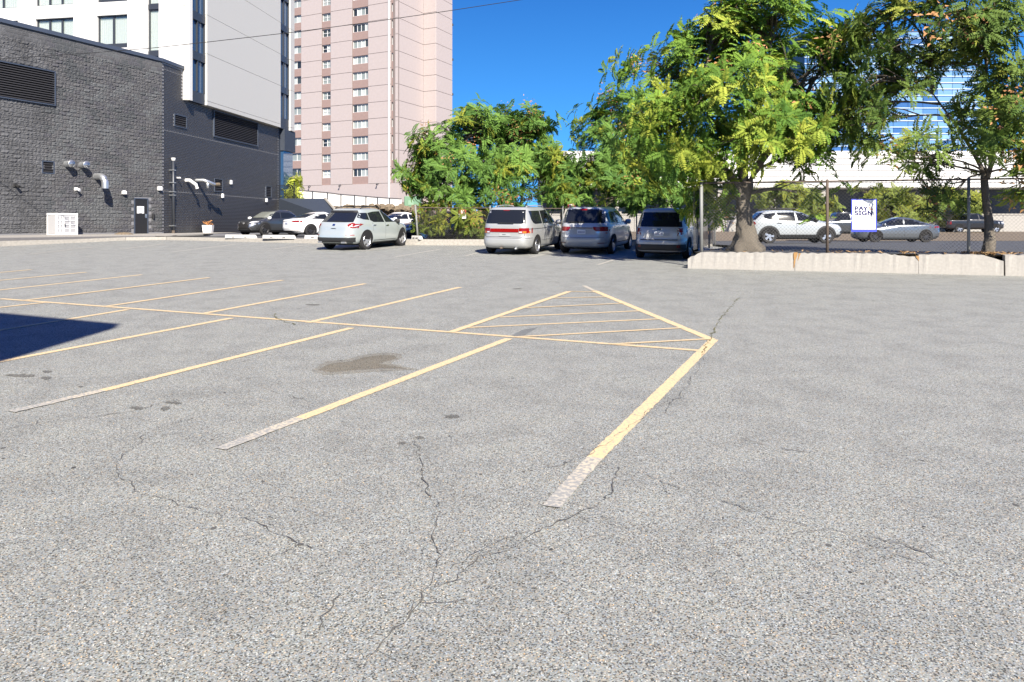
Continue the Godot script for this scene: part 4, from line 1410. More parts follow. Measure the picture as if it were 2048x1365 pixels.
	if c.has("plate"):
		var q: Array = c.plate           # y, front?
		var s := st_new()
		var x := xend(c, 0.0, q[0], q[1])
		box(s, Vector3(x + (0.02 if q[1] else -0.02), q[0], 0), Vector3(0.02, 0.15, 0.31))
		var pl := part(o, "licence_plate", s, mat(L(0.62, 0.66, 0.7), 0.4))
		s = st_new()
		for k in 6: box(s, Vector3(x + (0.0315 if q[1] else -0.0315), q[0] - 0.01, -0.11 + 0.044 * k), Vector3(0.002, 0.07, 0.022))
		part(pl, "plate_print", s, M.navy)
	for q in c.get("boxes", []):         # [name, centre, size, material]
		var s := st_new()
		box(s, q[1], q[2])
		part(o, q[0], s, q[3])
	for q in c.get("tubes", []):
		var s := st_new()
		tube(s, q[1], q[2], 10)
		part(o, q[0], smooth(s), q[3])
	# underbody
	var s := st_new()
	var e: Array = c.lv[0]
	box2(s, Vector3(e[1] + 0.3, e[0] - 0.06, -e[3] + 0.15), Vector3(e[2] - 0.3, e[0] + 0.02, e[3] - 0.15))
	part(o, "underbody", s, M.void)
	return o

func cars() -> void:
	var silver := paint(L(0.42, 0.43, 0.425), 0.35, 0.36)
	var silver2 := paint(L(0.44, 0.455, 0.46), 0.25, 0.36)
	var silver3 := paint(L(0.5, 0.55, 0.54), 0.45, 0.34)
	var white := paint(L(0.8, 0.8, 0.8), 0.0, 0.35)
	var g: Material = M.glass
	# older minivan
	var va := {"name": "minivan", "label": "silver minivan with a full-width red tail lamp bar beside the kerb", "cat": "minivan", "paint": silver, "nr": 7.0, "nf": 3.4, "wheel": 0.335, "axles": [-1.62, 1.38], "rim": 3,
		"lv": [[0.24, -2.38, 2.4, 0.86], [0.3, -2.52, 2.5, 0.93], [0.42, -2.58, 2.55, 0.955], [0.6, -2.58, 2.55, 0.965], [0.66, -2.5, 2.53, 0.965], [0.85, -2.5, 2.45, 0.965], [0.98, -2.48, 2.1, 0.96], [1.06, -2.47, 1.75, 0.945], [1.13, -2.45, 1.5, 0.925], [1.35, -2.37, 1.08, 0.87], [1.55, -2.29, 0.68, 0.815], [1.66, -2.22, 0.42, 0.775], [1.71, -2.15, 0.2, 0.72], [1.735, -2.02, -0.1, 0.6]],
		"side": [["side_window", [-2.05, 1.6, -2.02, 1.3, -1.9, 1.16, -1.75, 1.12, -0.98, 1.12, -1.02, 1.6], g], ["side_window", [-0.94, 1.6, -0.9, 1.12, 0.02, 1.12, -0.12, 1.62], g], ["side_window", [-0.03, 1.61, 0.1, 1.12, 1.12, 1.12, 0.62, 1.5, 0.38, 1.6], g], ["sliding_door_rail", [-2.3, 0.935, -0.55, 0.935, -0.55, 0.955, -2.3, 0.955], M.plastic], ["tail_lamp", [-2.47, 0.8, -2.27, 0.82, -2.27, 0.98, -2.45, 0.98], M.red, 0.01], ["rub_strip", [-1.1, 0.52, 0.9, 0.52, 0.9, 0.57, -1.1, 0.57], silver2, 0.014]],
		"rear": [["rear_window", [-0.77, 1.14, 0.77, 1.14, 0.7, 1.64, -0.7, 1.64], g, 0.008, false], ["tail_lamp_bar", [-0.55, 0.83, 0.55, 0.83, 0.55, 0.96, -0.55, 0.96], M.red, 0.014, false], ["tail_lamp", [0.56, 0.79, 0.93, 0.79, 0.93, 0.98, 0.56, 0.98], M.red, 0.014, true], ["turn_lamp", [0.7, 0.795, 0.9, 0.795, 0.9, 0.87, 0.7, 0.87], M.amber, 0.02, true], ["reversing_lamp", [0.57, 0.81, 0.68, 0.81, 0.68, 0.86, 0.57, 0.86], M.lamp_clear, 0.02, true], ["hatch_gap", [-0.75, 0.655, 0.75, 0.655, 0.75, 0.668, -0.75, 0.668], M.black, 0.012, false], ["hatch_gap", [0.75, 0.66, 0.762, 0.66, 0.762, 0.8, 0.75, 0.8], M.black, 0.006, true], ["number_recess", [-0.2, 0.68, 0.24, 0.68, 0.24, 0.79, -0.2, 0.79], silver2, 0.01, false], ["hatch_handle", [-0.08, 0.735, 0.06, 0.735, 0.06, 0.75, -0.08, 0.75], M.black, 0.016, false], ["brake_lamp", [-0.12, 1.6, 0.12, 1.6, 0.12, 1.64, -0.12, 1.64], mat(L(0.12, 0.01, 0.01), 0.2), 0.014, false]],
		"front": [["windscreen", [-0.8, 1.16, 0.8, 1.16, 0.62, 1.66, -0.62, 1.66], g, 0.008, false], ["headlamp", [0.55, 0.66, 0.9, 0.66, 0.9, 0.8, 0.55, 0.8], M.lamp_clear, 0.01, true], ["grille", [-0.45, 0.68, 0.45, 0.68, 0.45, 0.8, -0.45, 0.8], M.plastic, 0.01, false]],
		"bands": [["bumper_gap", 0.61, 0.622, 0.004, -9, -1.98, M.black]],
		"mirror": [0.98, 1.12], "handles": [[-0.02, 0.95]], "handle_mat": M.plastic, "seams": [[0.06, 0.35, 0.06, 1.1], [-1.0, 0.75, -1.0, 1.1]], "rails": [-1.9, 0.1, 1.765, 0.6], "rail_mat": silver2,
		"tubes": [["tow_hitch", [Vector3(-2.3, 0.26, -0.1), Vector3(-2.62, 0.26, -0.1)], [0.04], M.rust], ["exhaust_pipe", [Vector3(-2.2, 0.25, 0.45), Vector3(-2.56, 0.24, 0.45)], [0.035], M.galv]],
		"boxes": [["wiper", Vector3(-2.48, 1.16, 0.05), Vector3(0.03, 0.03, 0.6), M.black]]}
	place(make_car(va), Vector3(-1.62, 0, 0.95), G(1074, 508.5), 21)
	# newer minivan
	var vb := {"name": "minivan", "label": "silver minivan with separate wrap-around tail lamps in dappled tree shade", "cat": "minivan", "paint": silver2, "nr": 5.0, "nf": 3.0, "wheel": 0.345, "axles": [-1.62, 1.38], "rim": 1,
		"lv": [[0.24, -2.35, 2.4, 0.88], [0.3, -2.5, 2.5, 0.95], [0.45, -2.58, 2.56, 0.985], [0.6, -2.59, 2.56, 1.0], [0.72, -2.55, 2.54, 1.0], [0.9, -2.53, 2.4, 0.99], [1.02, -2.52, 2.05, 0.975], [1.1, -2.48, 1.7, 0.95], [1.17, -2.44, 1.45, 0.925], [1.38, -2.33, 1.02, 0.87], [1.56, -2.24, 0.62, 0.815], [1.65, -2.2, 0.38, 0.77], [1.7, -2.14, 0.15, 0.7], [1.735, -1.9, -0.2, 0.55]],
		"side": [["side_window", [-2.02, 1.5, -2.05, 1.35, -2.0, 1.18, -1.02, 1.14, -1.06, 1.56, -1.6, 1.57], g], ["side_window", [-0.98, 1.57, -0.94, 1.14, -0.02, 1.13, -0.16, 1.6], g], ["side_window", [-0.07, 1.6, 0.06, 1.13, 1.1, 1.13, 0.6, 1.48, 0.34, 1.59], g], ["sliding_door_rail", [-2.2, 1.0, -0.6, 1.0, -0.6, 1.014, -2.2, 1.014], M.plastic], ["tail_lamp", [-2.45, 0.85, -2.2, 0.9, -2.2, 1.02, -2.45, 1.03], M.red, 0.01], ["rub_strip", [-1.1, 0.4, 0.9, 0.4, 0.9, 0.43, -1.1, 0.43], M.plastic, 0.01], ["side_marker", [-2.3, 0.78, -2.18, 0.78, -2.18, 0.81, -2.3, 0.81], M.amber, 0.01]],
		"rear": [["rear_window", [-0.8, 1.16, 0.8, 1.16, 0.78, 1.4, 0.7, 1.6, 0.55, 1.66, -0.55, 1.66, -0.7, 1.6, -0.78, 1.4], g, 0.008, false], ["tail_lamp", [0.45, 0.92, 0.55, 0.86, 0.93, 0.86, 0.93, 1.02, 0.42, 1.02], M.red, 0.014, true], ["reversing_lamp", [0.58, 0.79, 0.92, 0.8, 0.92, 0.86, 0.5, 0.86], M.lamp_clear, 0.012, true], ["chrome_strip", [-0.42, 0.96, 0.42, 0.96, 0.42, 1.0, -0.42, 1.0], M.chrome, 0.012, false], ["plate_recess", [-0.3, 0.76, 0.3, 0.76, 0.42, 0.95, -0.42, 0.95], silver, 0.004, false], ["hatch_gap", [-0.8, 0.625, 0.8, 0.625, 0.8, 0.636, -0.8, 0.636], M.black, 0.008, false], ["reflector", [0.6, 0.42, 0.86, 0.42, 0.86, 0.445, 0.6, 0.445], mat(L(0.12, 0.01, 0.02), 0.2), 0.012, true], ["brake_lamp", [-0.13, 1.62, 0.13, 1.62, 0.13, 1.68, -0.13, 1.68], M.red, 0.016, false]],
		"front": [["windscreen", [-0.82, 1.18, 0.82, 1.18, 0.62, 1.66, -0.62, 1.66], g, 0.008, false], ["headlamp", [0.5, 0.72, 0.9, 0.72, 0.9, 0.86, 0.5, 0.86], M.lamp_clear, 0.01, true]],
		"bands": [["bumper_trim", 0.25, 0.31, 0.006, -9, -1.98, M.plastic]],
		"mirror": [0.98, 1.14], "handles": [[-0.06, 0.98]], "seams": [[0.03, 0.4, 0.03, 1.12], [-1.05, 0.8, -1.05, 1.12]], "plate": [0.84, false],
		"boxes": [["wiper", Vector3(-2.47, 1.19, -0.22), Vector3(0.03, 0.03, 0.6), M.black]]}
	place(make_car(vb), Vector3(-1.62, 0, 0.97), G(1227, 508), 21)
	# boxy wagon in the tree's shade
	var sf := {"name": "parked_suv", "label": "silver station wagon with tall red corner lamps parked beside the fence corner", "cat": "suv", "paint": paint(L(0.5, 0.5, 0.49), 0.15, 0.38), "nr": 5.5, "nf": 3.2, "wheel": 0.345, "axles": [-1.32, 1.32], "rim": 0,
		"lv": [[0.24, -2.1, 2.15, 0.78], [0.3, -2.22, 2.25, 0.86], [0.42, -2.28, 2.3, 0.885], [0.62, -2.28, 2.3, 0.895], [0.7, -2.22, 2.28, 0.895], [0.92, -2.2, 2.15, 0.89], [1.0, -2.17, 1.7, 0.88], [1.06, -2.14, 1.35, 0.865], [1.12, -2.1, 1.15, 0.845], [1.35, -1.97, 0.78, 0.79], [1.55, -1.83, 0.42, 0.735], [1.64, -1.78, 0.2, 0.69], [1.69, -1.7, 0.0, 0.62], [1.71, -1.5, -0.2, 0.5]],
		"side": [["side_window", [-1.78, 1.45, -1.72, 1.2, -1.3, 1.12, -1.02, 1.11, -1.05, 1.56, -1.6, 1.55], g], ["side_window", [-0.98, 1.57, -0.95, 1.1, -0.1, 1.09, -0.14, 1.58], g], ["side_window", [-0.06, 1.58, -0.02, 1.09, 0.98, 1.09, 0.5, 1.48, 0.3, 1.57], g], ["tail_lamp", [-2.17, 0.8, -1.98, 0.86, -2.0, 1.05, -2.12, 1.06], M.red, 0.01]],
		"rear": [["rear_window", [-0.74, 1.1, 0.74, 1.1, 0.66, 1.54, 0.58, 1.58, -0.58, 1.58, -0.66, 1.54], g, 0.008, false], ["tail_lamp", [0.66, 0.92, 0.86, 0.92, 0.86, 1.07, 0.66, 1.05], M.red, 0.014, true], ["reversing_lamp", [0.67, 0.82, 0.86, 0.82, 0.86, 0.92, 0.66, 0.92], M.lamp_clear, 0.012, true], ["bumper_lip", [-0.62, 0.66, 0.62, 0.66, 0.62, 0.685, -0.62, 0.685], M.plastic, 0.012, false], ["reflector", [0.6, 0.42, 0.84, 0.42, 0.84, 0.5, 0.6, 0.5], mat(L(0.16, 0.02, 0.015), 0.2), 0.02, true], ["plate_recess", [-0.36, 0.8, 0.36, 0.8, 0.36, 0.98, -0.36, 0.98], silver, 0.004, false], ["badge", [-0.07, 1.0, 0.07, 1.0, 0.07, 1.045, -0.07, 1.045], M.chrome, 0.014, false]],
		"front": [["windscreen", [-0.76, 1.1, 0.76, 1.1, 0.6, 1.6, -0.6, 1.6], g, 0.008, false]],
		"bands": [["lower_bumper", 0.25, 0.52, 0.01, -9, -1.75, M.plastic], ["sill", 0.25, 0.34, 0.01, -1.0, 1.0, M.plastic]],
		"mirror": [0.85, 1.1], "handles": [[-0.85, 0.96], [0.05, 0.95]], "seams": [[-0.08, 0.35, -0.08, 1.08]], "plate": [0.88, false], "rails": [-1.6, 0.25, 1.76, 0.6]}
	place(make_car(sf), Vector3(-1.32, 0, -0.88), G(1276, 515), 21)
	# crossover in the middle of the lot
	var mu := {"name": "parked_suv", "label": "pale silver crossover with black roof bars parked apart from the minivans", "cat": "suv", "paint": silver3, "nr": 6.0, "nf": 3.0, "wheel": 0.375, "axles": [-1.4, 1.42], "rim": 0,
		"lv": [[0.26, -2.25, 2.25, 0.82], [0.32, -2.38, 2.36, 0.9], [0.45, -2.45, 2.42, 0.935], [0.6, -2.44, 2.44, 0.95], [0.8, -2.36, 2.4, 0.955], [0.95, -2.33, 2.2, 0.945], [1.03, -2.28, 1.85, 0.93], [1.09, -2.22, 1.5, 0.91], [1.15, -2.15, 1.2, 0.885], [1.35, -1.88, 0.82, 0.81], [1.5, -1.68, 0.5, 0.75], [1.58, -1.62, 0.28, 0.71], [1.63, -1.5, 0.05, 0.64], [1.655, -1.25, -0.2, 0.5]],
		"side": [["side_window", [-1.1, 1.47, -1.06, 1.18, -0.85, 1.1, -0.05, 1.08, -0.18, 1.53, -0.7, 1.52], g], ["side_window", [-0.1, 1.53, 0.03, 1.08, 1.08, 1.06, 0.55, 1.42, 0.3, 1.52], g], ["quarter_trim", [-1.8, 1.3, -1.5, 1.22, -1.12, 1.19, -1.14, 1.475, -1.6, 1.48], g, 0.006], ["tail_lamp", [-2.3, 0.88, -2.05, 0.9, -1.6, 1.04, -2.0, 1.05, -2.2, 1.08], M.red, 0.012], ["lamp_line", [-2.2, 0.93, -2.0, 0.96, -1.8, 1.01, -2.05, 1.0], M.lamp_clear, 0.018]],
		"rear": [["rear_window", [-0.76, 1.12, 0.76, 1.12, 0.66, 1.5, -0.66, 1.5], g, 0.01, false], ["spoiler", [-0.68, 1.5, 0.68, 1.5, 0.62, 1.58, -0.62, 1.58], M.black, 0.03, false], ["tail_lamp", [0.62, 1.02, 0.7, 0.9, 0.9, 0.88, 0.9, 1.06, 0.74, 1.1], M.red, 0.014, true], ["lamp_line", [0.7, 0.95, 0.88, 0.92, 0.88, 0.97, 0.74, 1.0], M.lamp_clear, 0.02, true], ["reflector", [0.62, 0.62, 0.86, 0.6, 0.86, 0.625, 0.62, 0.64], mat(L(0.3, 0.02, 0.02), 0.2), 0.012, true], ["badge", [-0.06, 0.98, 0.06, 0.98, 0.06, 1.05, -0.06, 1.05], M.chrome, 0.012, false], ["hatch_handle", [-0.12, 0.86, 0.16, 0.86, 0.1, 0.885, -0.06, 0.885], M.black, 0.01, false]],
		"front": [["windscreen", [-0.8, 1.16, 0.8, 1.16, 0.62, 1.56, -0.62, 1.56], g, 0.008, false], ["headlamp", [0.5, 0.75, 0.88, 0.78, 0.88, 0.9, 0.55, 0.85], M.lamp_clear, 0.01, true]],
		"bands": [["lower_bumper", 0.27, 0.52, 0.012, -9, -2.02, M.plastic], ["sill", 0.27, 0.37, 0.012, -0.9, 0.95, M.plastic], ["lower_bumper", 0.27, 0.4, 0.01, 2.0, 9, M.plastic]],
		"mirror": [1.0, 1.1], "mirror_mat": M.plastic, "handles": [[-0.85, 0.98], [0.1, 0.95]], "handle_mat": M.chrome, "seams": [[-0.02, 0.4, -0.02, 1.07], [0.98, 0.45, 0.98, 1.05], [-0.95, 0.75, -0.95, 1.08]], "rails": [-1.35, 0.05, 1.7, 0.6, 1], "flare": silver3,
		"boxes": [["exhaust_tip", Vector3(-2.42, 0.33, 0.55), Vector3(0.1, 0.06, 0.2), M.chrome], ["exhaust_tip", Vector3(-2.42, 0.33, -0.55), Vector3(0.1, 0.06, 0.2), M.chrome], ["wiper", Vector3(-2.16, 1.15, 0.1), Vector3(0.03, 0.03, 0.5), M.black]]}
	place(make_car(mu), Vector3(-1.4, 0, 0.94), G(733.7, 499.8), 23)
	# dark luxury crossover nosing towards the lot
	var dk := paint(L(0.075, 0.08, 0.085), 0.6, 0.3)
	var lx := {"name": "parked_suv", "label": "dark grey crossover with a large spindle grille beside the brick wall", "cat": "suv", "paint": dk, "nr": 4.0, "nf": 3.6, "wheel": 0.37, "axles": [-1.33, 1.33], "rim": 1, "rim_mat": M.rim_dark,
		"lv": [[0.24, -2.1, 2.15, 0.8], [0.32, -2.22, 2.26, 0.88], [0.5, -2.3, 2.32, 0.92], [0.75, -2.28, 2.28, 0.93], [0.9, -2.22, 2.15, 0.92], [0.98, -2.18, 1.8, 0.91], [1.05, -2.12, 1.4, 0.89], [1.12, -2.02, 1.12, 0.86], [1.35, -1.7, 0.68, 0.78], [1.5, -1.45, 0.35, 0.72], [1.58, -1.3, 0.1, 0.66], [1.63, -1.0, -0.2, 0.52]],
		"side": [["side_window", [-1.6, 1.3, -1.1, 1.16, -0.1, 1.09, -0.16, 1.48, -0.8, 1.47], g], ["side_window", [-0.08, 1.48, -0.02, 1.09, 1.02, 1.07, 0.5, 1.38, 0.25, 1.48], g], ["tail_lamp", [-2.2, 0.9, -1.8, 1.0, -1.9, 1.05, -2.15, 1.05], M.red]],
		"front": [["windscreen", [-0.76, 1.14, 0.76, 1.14, 0.6, 1.52, -0.6, 1.52], mat(L(0.16, 0.17, 0.15), 0.05), 0.008, false], ["grille", [-0.28, 0.42, 0.28, 0.42, 0.55, 0.3, 0.42, 0.6, 0.3, 0.84, -0.3, 0.84, -0.42, 0.6, -0.55, 0.3], M.black, 0.012, false], ["headlamp", [0.4, 0.78, 0.84, 0.86, 0.84, 0.92, 0.5, 0.88], M.lamp_clear, 0.012, true], ["chrome_frame", [0.3, 0.85, 0.33, 0.85, 0.46, 0.6, 0.6, 0.3, 0.56, 0.3, 0.42, 0.6], M.chrome, 0.014, true], ["bumper_blade", [0.5, 0.55, 0.86, 0.75, 0.86, 0.8, 0.44, 0.7], M.rim, 0.01, true], ["fog_slot", [0.72, 0.38, 0.86, 0.4, 0.86, 0.62, 0.8, 0.6], M.black, 0.012, true], ["badge", [-0.09, 0.72, 0.09, 0.72, 0.09, 0.8, -0.09, 0.8], M.chrome, 0.02, false]],
		"bands": [["lower_trim", 0.25, 0.33, 0.01, -9, 9, M.plastic]], "flare": M.plastic,
		"mirror": [0.92, 1.1], "mirror_mat": white, "handles": [[-0.85, 0.97], [0.05, 0.96]], "seams": [[-0.05, 0.4, -0.05, 1.08], [0.95, 0.5, 0.95, 1.06]]}
	var yb := 1.33
	place(make_car(lx), Vector3(1.33, 0, -0.92), Vector3(at(531, 474, 48.5).x, 1.325, -48.5), 207, 0.0)
	# white sedan seen from behind
	var mz := {"name": "white_sedan", "label": "white four-door sedan with slim red tail lamps and dark wheels", "cat": "car", "paint": white, "nr": 3.6, "nf": 3.0, "wheel": 0.345, "axles": [-1.4, 1.43], "rim": 2, "rim_mat": M.rim_dark,
		"lv": [[0.2, -2.2, 2.2, 0.8], [0.3, -2.36, 2.36, 0.88], [0.5, -2.43, 2.42, 0.915], [0.7, -2.42, 2.36, 0.92], [0.84, -2.4, 2.0, 0.915], [0.93, -2.38, 1.5, 0.905], [0.985, -2.3, 1.15, 0.89], [1.02, -2.0, 0.98, 0.86], [1.07, -1.78, 0.85, 0.83], [1.25, -1.2, 0.48, 0.74], [1.35, -0.85, 0.22, 0.68], [1.42, -0.5, 0.0, 0.58], [1.445, -0.3, -0.15, 0.45]],
		"side": [["side_window", [-1.5, 1.1, -1.2, 1.03, -0.2, 1.0, -0.24, 1.33, -0.75, 1.3, -1.2, 1.2], g], ["side_window", [-0.16, 1.33, -0.12, 1.0, 0.95, 0.99, 0.5, 1.22, 0.2, 1.33], g], ["tail_lamp", [-2.37, 0.82, -2.0, 0.9, -2.1, 0.94, -2.33, 0.95], M.red, 0.01]],
		"rear": [["rear_window", [-0.62, 1.08, 0.62, 1.08, 0.52, 1.36, -0.52, 1.36], g, 0.008, false], ["tail_lamp", [0.42, 0.84, 0.86, 0.82, 0.86, 0.95, 0.6, 0.94, 0.42, 0.89], M.red, 0.012, true], ["chrome_strip", [-0.42, 0.87, 0.42, 0.87, 0.42, 0.89, -0.42, 0.89], M.chrome, 0.012, false], ["lower_bumper", [-0.8, 0.22, 0.8, 0.22, 0.7, 0.36, -0.7, 0.36], M.plastic, 0.012, false]],
		"front": [["windscreen", [-0.7, 1.05, 0.7, 1.05, 0.55, 1.36, -0.55, 1.36], g, 0.008, false], ["headlamp", [0.5, 0.62, 0.86, 0.66, 0.86, 0.76, 0.55, 0.72], M.lamp_clear, 0.01, true]],
		"mirror": [0.85, 1.02], "handles": [[-0.8, 0.9], [0.1, 0.88]], "seams": [[-0.18, 0.35, -0.18, 1.0]], "plate": [0.77, false]}
	place(make_car(mz), Vector3(-1.4, 0, 0.91), Vector3(at(622, 471.5, 44.5).x, 1.317, -44.5), 40, 0.0)
	# white car beyond the crossover, facing the lot
	var wc: Dictionary = mz.duplicate(true)
	wc.merge({"label": "white car with blue-tinted windows behind the pale silver crossover", "rim_mat": M.rim, "front": [["windscreen", [-0.7, 1.05, 0.7, 1.05, 0.55, 1.36, -0.55, 1.36], g, 0.008, false], ["grille", [-0.5, 0.4, 0.5, 0.4, 0.4, 0.65, -0.4, 0.65], M.black, 0.012, false], ["headlamp", [0.5, 0.62, 0.86, 0.66, 0.86, 0.76, 0.55, 0.72], M.lamp_clear, 0.01, true]]}, true)
	wc.side = wc.side.duplicate(true)
	place(make_car(wc), Vector3(0.3, 0, -0.8), at(806, 470, 49), 218, 0.0)
	# dark cars behind the fence and the saplings
	var bl := paint(L(0.02, 0.022, 0.028), 0.3, 0.3)
	var d1: Dictionary = lx.duplicate(true)
	d1.merge({"label": "black crossover behind the leaning fence post", "paint": bl, "mirror_mat": bl, "rim_mat": M.rim}, true)
	place(make_car(d1), Vector3(0, 0, 0), Vector3(-4.2, 1.1, -42.5), 232, 0.0)
	var d2: Dictionary = sf.duplicate(true)
	d2.merge({"label": "grey wagon behind the chain-link fence below the saplings", "paint": paint(L(0.12, 0.115, 0.1), 0.4, 0.4)}, true)
	d2.front = d2.front + [["grille", [-0.4, 0.6, 0.4, 0.6, 0.4, 0.82, -0.4, 0.82], M.black, 0.012, false]]
	place(make_car(d2), Vector3(0, 0, 0), Vector3(-2.0, 1.1, -45.5), 190, 0.0)
	var blue := paint(L(0.03, 0.06, 0.2), 0.4, 0.3)
	pickup("dark blue pickup truck behind the fence beside the older minivan", blue, Vector3(-0.6, 1.1, -43.5), 150)
	# neighbouring lot
	var cr: Dictionary = sf.duplicate(true)
	cr.merge({"label": "pale blue-grey hatchback wagon with black wheel arch trim in the neighbouring lot", "paint": paint(L(0.36, 0.39, 0.41), 0.1, 0.35), "flare": M.plastic, "rim_mat": M.rim, "rim": 0,
		"lv": [[0.26, -2.05, 2.05, 0.78], [0.34, -2.15, 2.16, 0.85], [0.5, -2.22, 2.24, 0.885], [0.7, -2.2, 2.22, 0.895], [0.88, -2.16, 2.05, 0.89], [0.97, -2.13, 1.7, 0.88], [1.04, -2.08, 1.32, 0.865], [1.1, -2.02, 1.12, 0.845], [1.3, -1.78, 0.72, 0.78], [1.45, -1.6, 0.36, 0.72], [1.52, -1.48, 0.1, 0.66], [1.56, -1.2, -0.2, 0.52]],
		"side": [["side_window", [-1.6, 1.36, -1.5, 1.18, -1.2, 1.1, -0.98, 1.08, -1.02, 1.44], g], ["side_window", [-0.95, 1.44, -0.9, 1.07, -0.1, 1.05, -0.14, 1.46], g], ["side_window", [-0.06, 1.46, 0.0, 1.05, 1.0, 1.04, 0.5, 1.36, 0.25, 1.46], g], ["tail_lamp", [-2.12, 0.84, -1.9, 0.9, -1.95, 1.02, -2.08, 1.03], M.red, 0.01], ["headlamp", [1.75, 0.72, 2.12, 0.68, 2.08, 0.8, 1.7, 0.88], M.lamp_clear, 0.012]],
		"rear": [["rear_window", [-0.7, 1.1, 0.7, 1.1, 0.62, 1.44, -0.62, 1.44], g, 0.008, false]],
		"front": [["windscreen", [-0.76, 1.08, 0.76, 1.08, 0.6, 1.46, -0.6, 1.46], g, 0.008, false], ["grille", [-0.5, 0.5, 0.5, 0.5, 0.45, 0.75, -0.45, 0.75], M.black, 0.012, false], ["headlamp", [0.5, 0.68, 0.86, 0.68, 0.86, 0.82, 0.55, 0.8], M.lamp_clear, 0.012, true]],
		"bands": [["sill", 0.27, 0.42, 0.012, -9, 9, M.plastic], ["front_trim", 0.42, 0.58, 0.012, 2.0, 9, M.plastic]], "handle_mat": M.black, "mirror_mat": M.black, "rails": [-1.45, 0.2, 1.62, 0.58]}, true)
	cr.erase("plate")
	place(make_car(cr), Vector3(-1.33, 0, 0.9), at(1539, 487.5, 36.0), 92, 0.0)
	var gs: Dictionary = mz.duplicate(true)
	gs.merge({"label": "dark silver sedan with black wheels in the neighbouring lot", "paint": paint(L(0.2, 0.22, 0.24), 0.7, 0.28), "rim_mat": M.rim_dark}, true)
	gs.erase("plate")
	place(make_car(gs), Vector3(1.43, 0, -0.91), at(1753, 485.5, 44.0), 271, 0.0)
	pickup("grey pickup truck behind the payment sign in the neighbouring lot", paint(L(0.06, 0.065, 0.07), 0.5, 0.3), at(1690, 477, 56), 95)
	pickup("black pickup truck on the far street seen past the thin trunk", bl, at(1945, 466, 75), 92)
func pickup(label: String, pm: Material, p: Vector3, heading: float) -> void:
	var c := {"name": "pickup_truck", "label": label, "cat": "truck", "paint": pm, "nr": 8.0, "nf": 4.0, "wheel": 0.4, "axles": [-1.7, 1.75], "rim": 0,
		"lv": [[0.4, -2.75, 2.6, 0.9], [0.5, -2.85, 2.75, 0.98], [0.9, -2.85, 2.75, 1.0], [1.12, -2.84, 2.65, 1.0], [1.2, -2.82, 2.2, 0.98], [1.22, -0.95, 1.4, 0.96], [1.28, -0.92, 1.25, 0.94], [1.6, -0.85, 0.75, 0.86], [1.8, -0.75, 0.4, 0.8], [1.87, -0.6, 0.2, 0.7]],
		"side": [["side_window", [-0.75, 1.76, -0.8, 1.3, 0.12, 1.3, 0.06, 1.78], M.glass], ["side_window", [0.16, 1.77, 0.22, 1.3, 1.1, 1.3, 0.55, 1.72], M.glass]],
		"rear": [["rear_window", [-0.7, 1.34, 0.7, 1.34, 0.66, 1.72, -0.66, 1.72], M.glass, 0.01, false], ["tail_lamp", [0.84, 0.8, 0.96, 0.8, 0.96, 1.1, 0.84, 1.1], M.red, 0.01, true]],
		"front": [["windscreen", [-0.8, 1.28, 0.8, 1.28, 0.66, 1.76, -0.66, 1.76], M.glass, 0.01, false], ["grille", [-0.6, 0.75, 0.6, 0.75, 0.6, 1.08, -0.6, 1.08], M.black, 0.012, false], ["headlamp", [0.64, 0.85, 0.92, 0.85, 0.92, 1.05, 0.64, 1.05], M.lamp_clear, 0.012, true]],
		"mirror": [1.05, 1.35], "mirror_mat": M.black, "seams": [[0.14, 0.6, 0.14, 1.28]]}
	var o := make_car(c)
	var s := st_new()
	box2(s, Vector3(-2.75, 1.15, -0.86), Vector3(-1.0, 1.225, 0.86))
	part(o, "load_bed", s, M.black)
	place(o, Vector3.ZERO, p, heading, 0.0)

# ---------------------------------------------------------------- fence, sign, trees
func chain_fence(root: Node3D, a: Vector3, b: Vector3, h: float, pitch := 0.1) -> void:   # diamond mesh between two ground points
	var s := st_new()
	var along := b - a
	var n := int(along.length() / pitch)
	var dirn := along / n
	var k := int(h / pitch)
	var w := 0.0024
	var t := along.normalized()
	for i in range(-k, n + k):
		for sg in [1, -1]:
			var i0 := i; var j0 := 0; var i1: int = i + k * sg; var j1 := k
			if i0 < 0:
				j0 = -i0 * sg
				i0 = 0
			elif i0 > n:
				j0 = (n - i0) * sg
				i0 = n
			if i1 < 0:
				j1 = k + i1 * sg * -1 * -1 if false else k - (0 - i1)
				i1 = 0
			elif i1 > n:
				j1 = k - (i1 - n)
				i1 = n
			if j0 < 0 or j1 <= j0 or j0 >= k: continue
			var p := a + dirn * i0 + Vector3(0, j0 * pitch + 0.03, 0)
			var q := a + dirn * i1 + Vector3(0, j1 * pitch + 0.03, 0)
			var m := (q - p).normalized()
			var x := m.cross(t.cross(Vector3.UP)).normalized() * w
			var z := t.cross(Vector3.UP) * w
			quad(s, p - x, q - x, q + z, p + z); quad(s, p + z, q + z, q + x, p + x); quad(s, p + x, q + x, q - x, p - x)
	var o := part(root, "chain_link_mesh", s, M.wire)
	o.set_meta("kind", "stuff")
func post(root: Node3D, p: Vector3, h: float, m: Material, r := 0.035, lean := Vector3.ZERO) -> void:
	var s := st_new()
	tube(s, [p - Vector3(0, 0.1, 0), p + Vector3(0, h, 0) + lean], [r], 10)
	lathe(s, [Vector2(r * 1.15, h - 0.02), Vector2(r * 0.8, h + 0.03), Vector2(0.0, h + 0.045)], Basis(), p + lean, 8)
	part(root, "post", smooth(s), m)
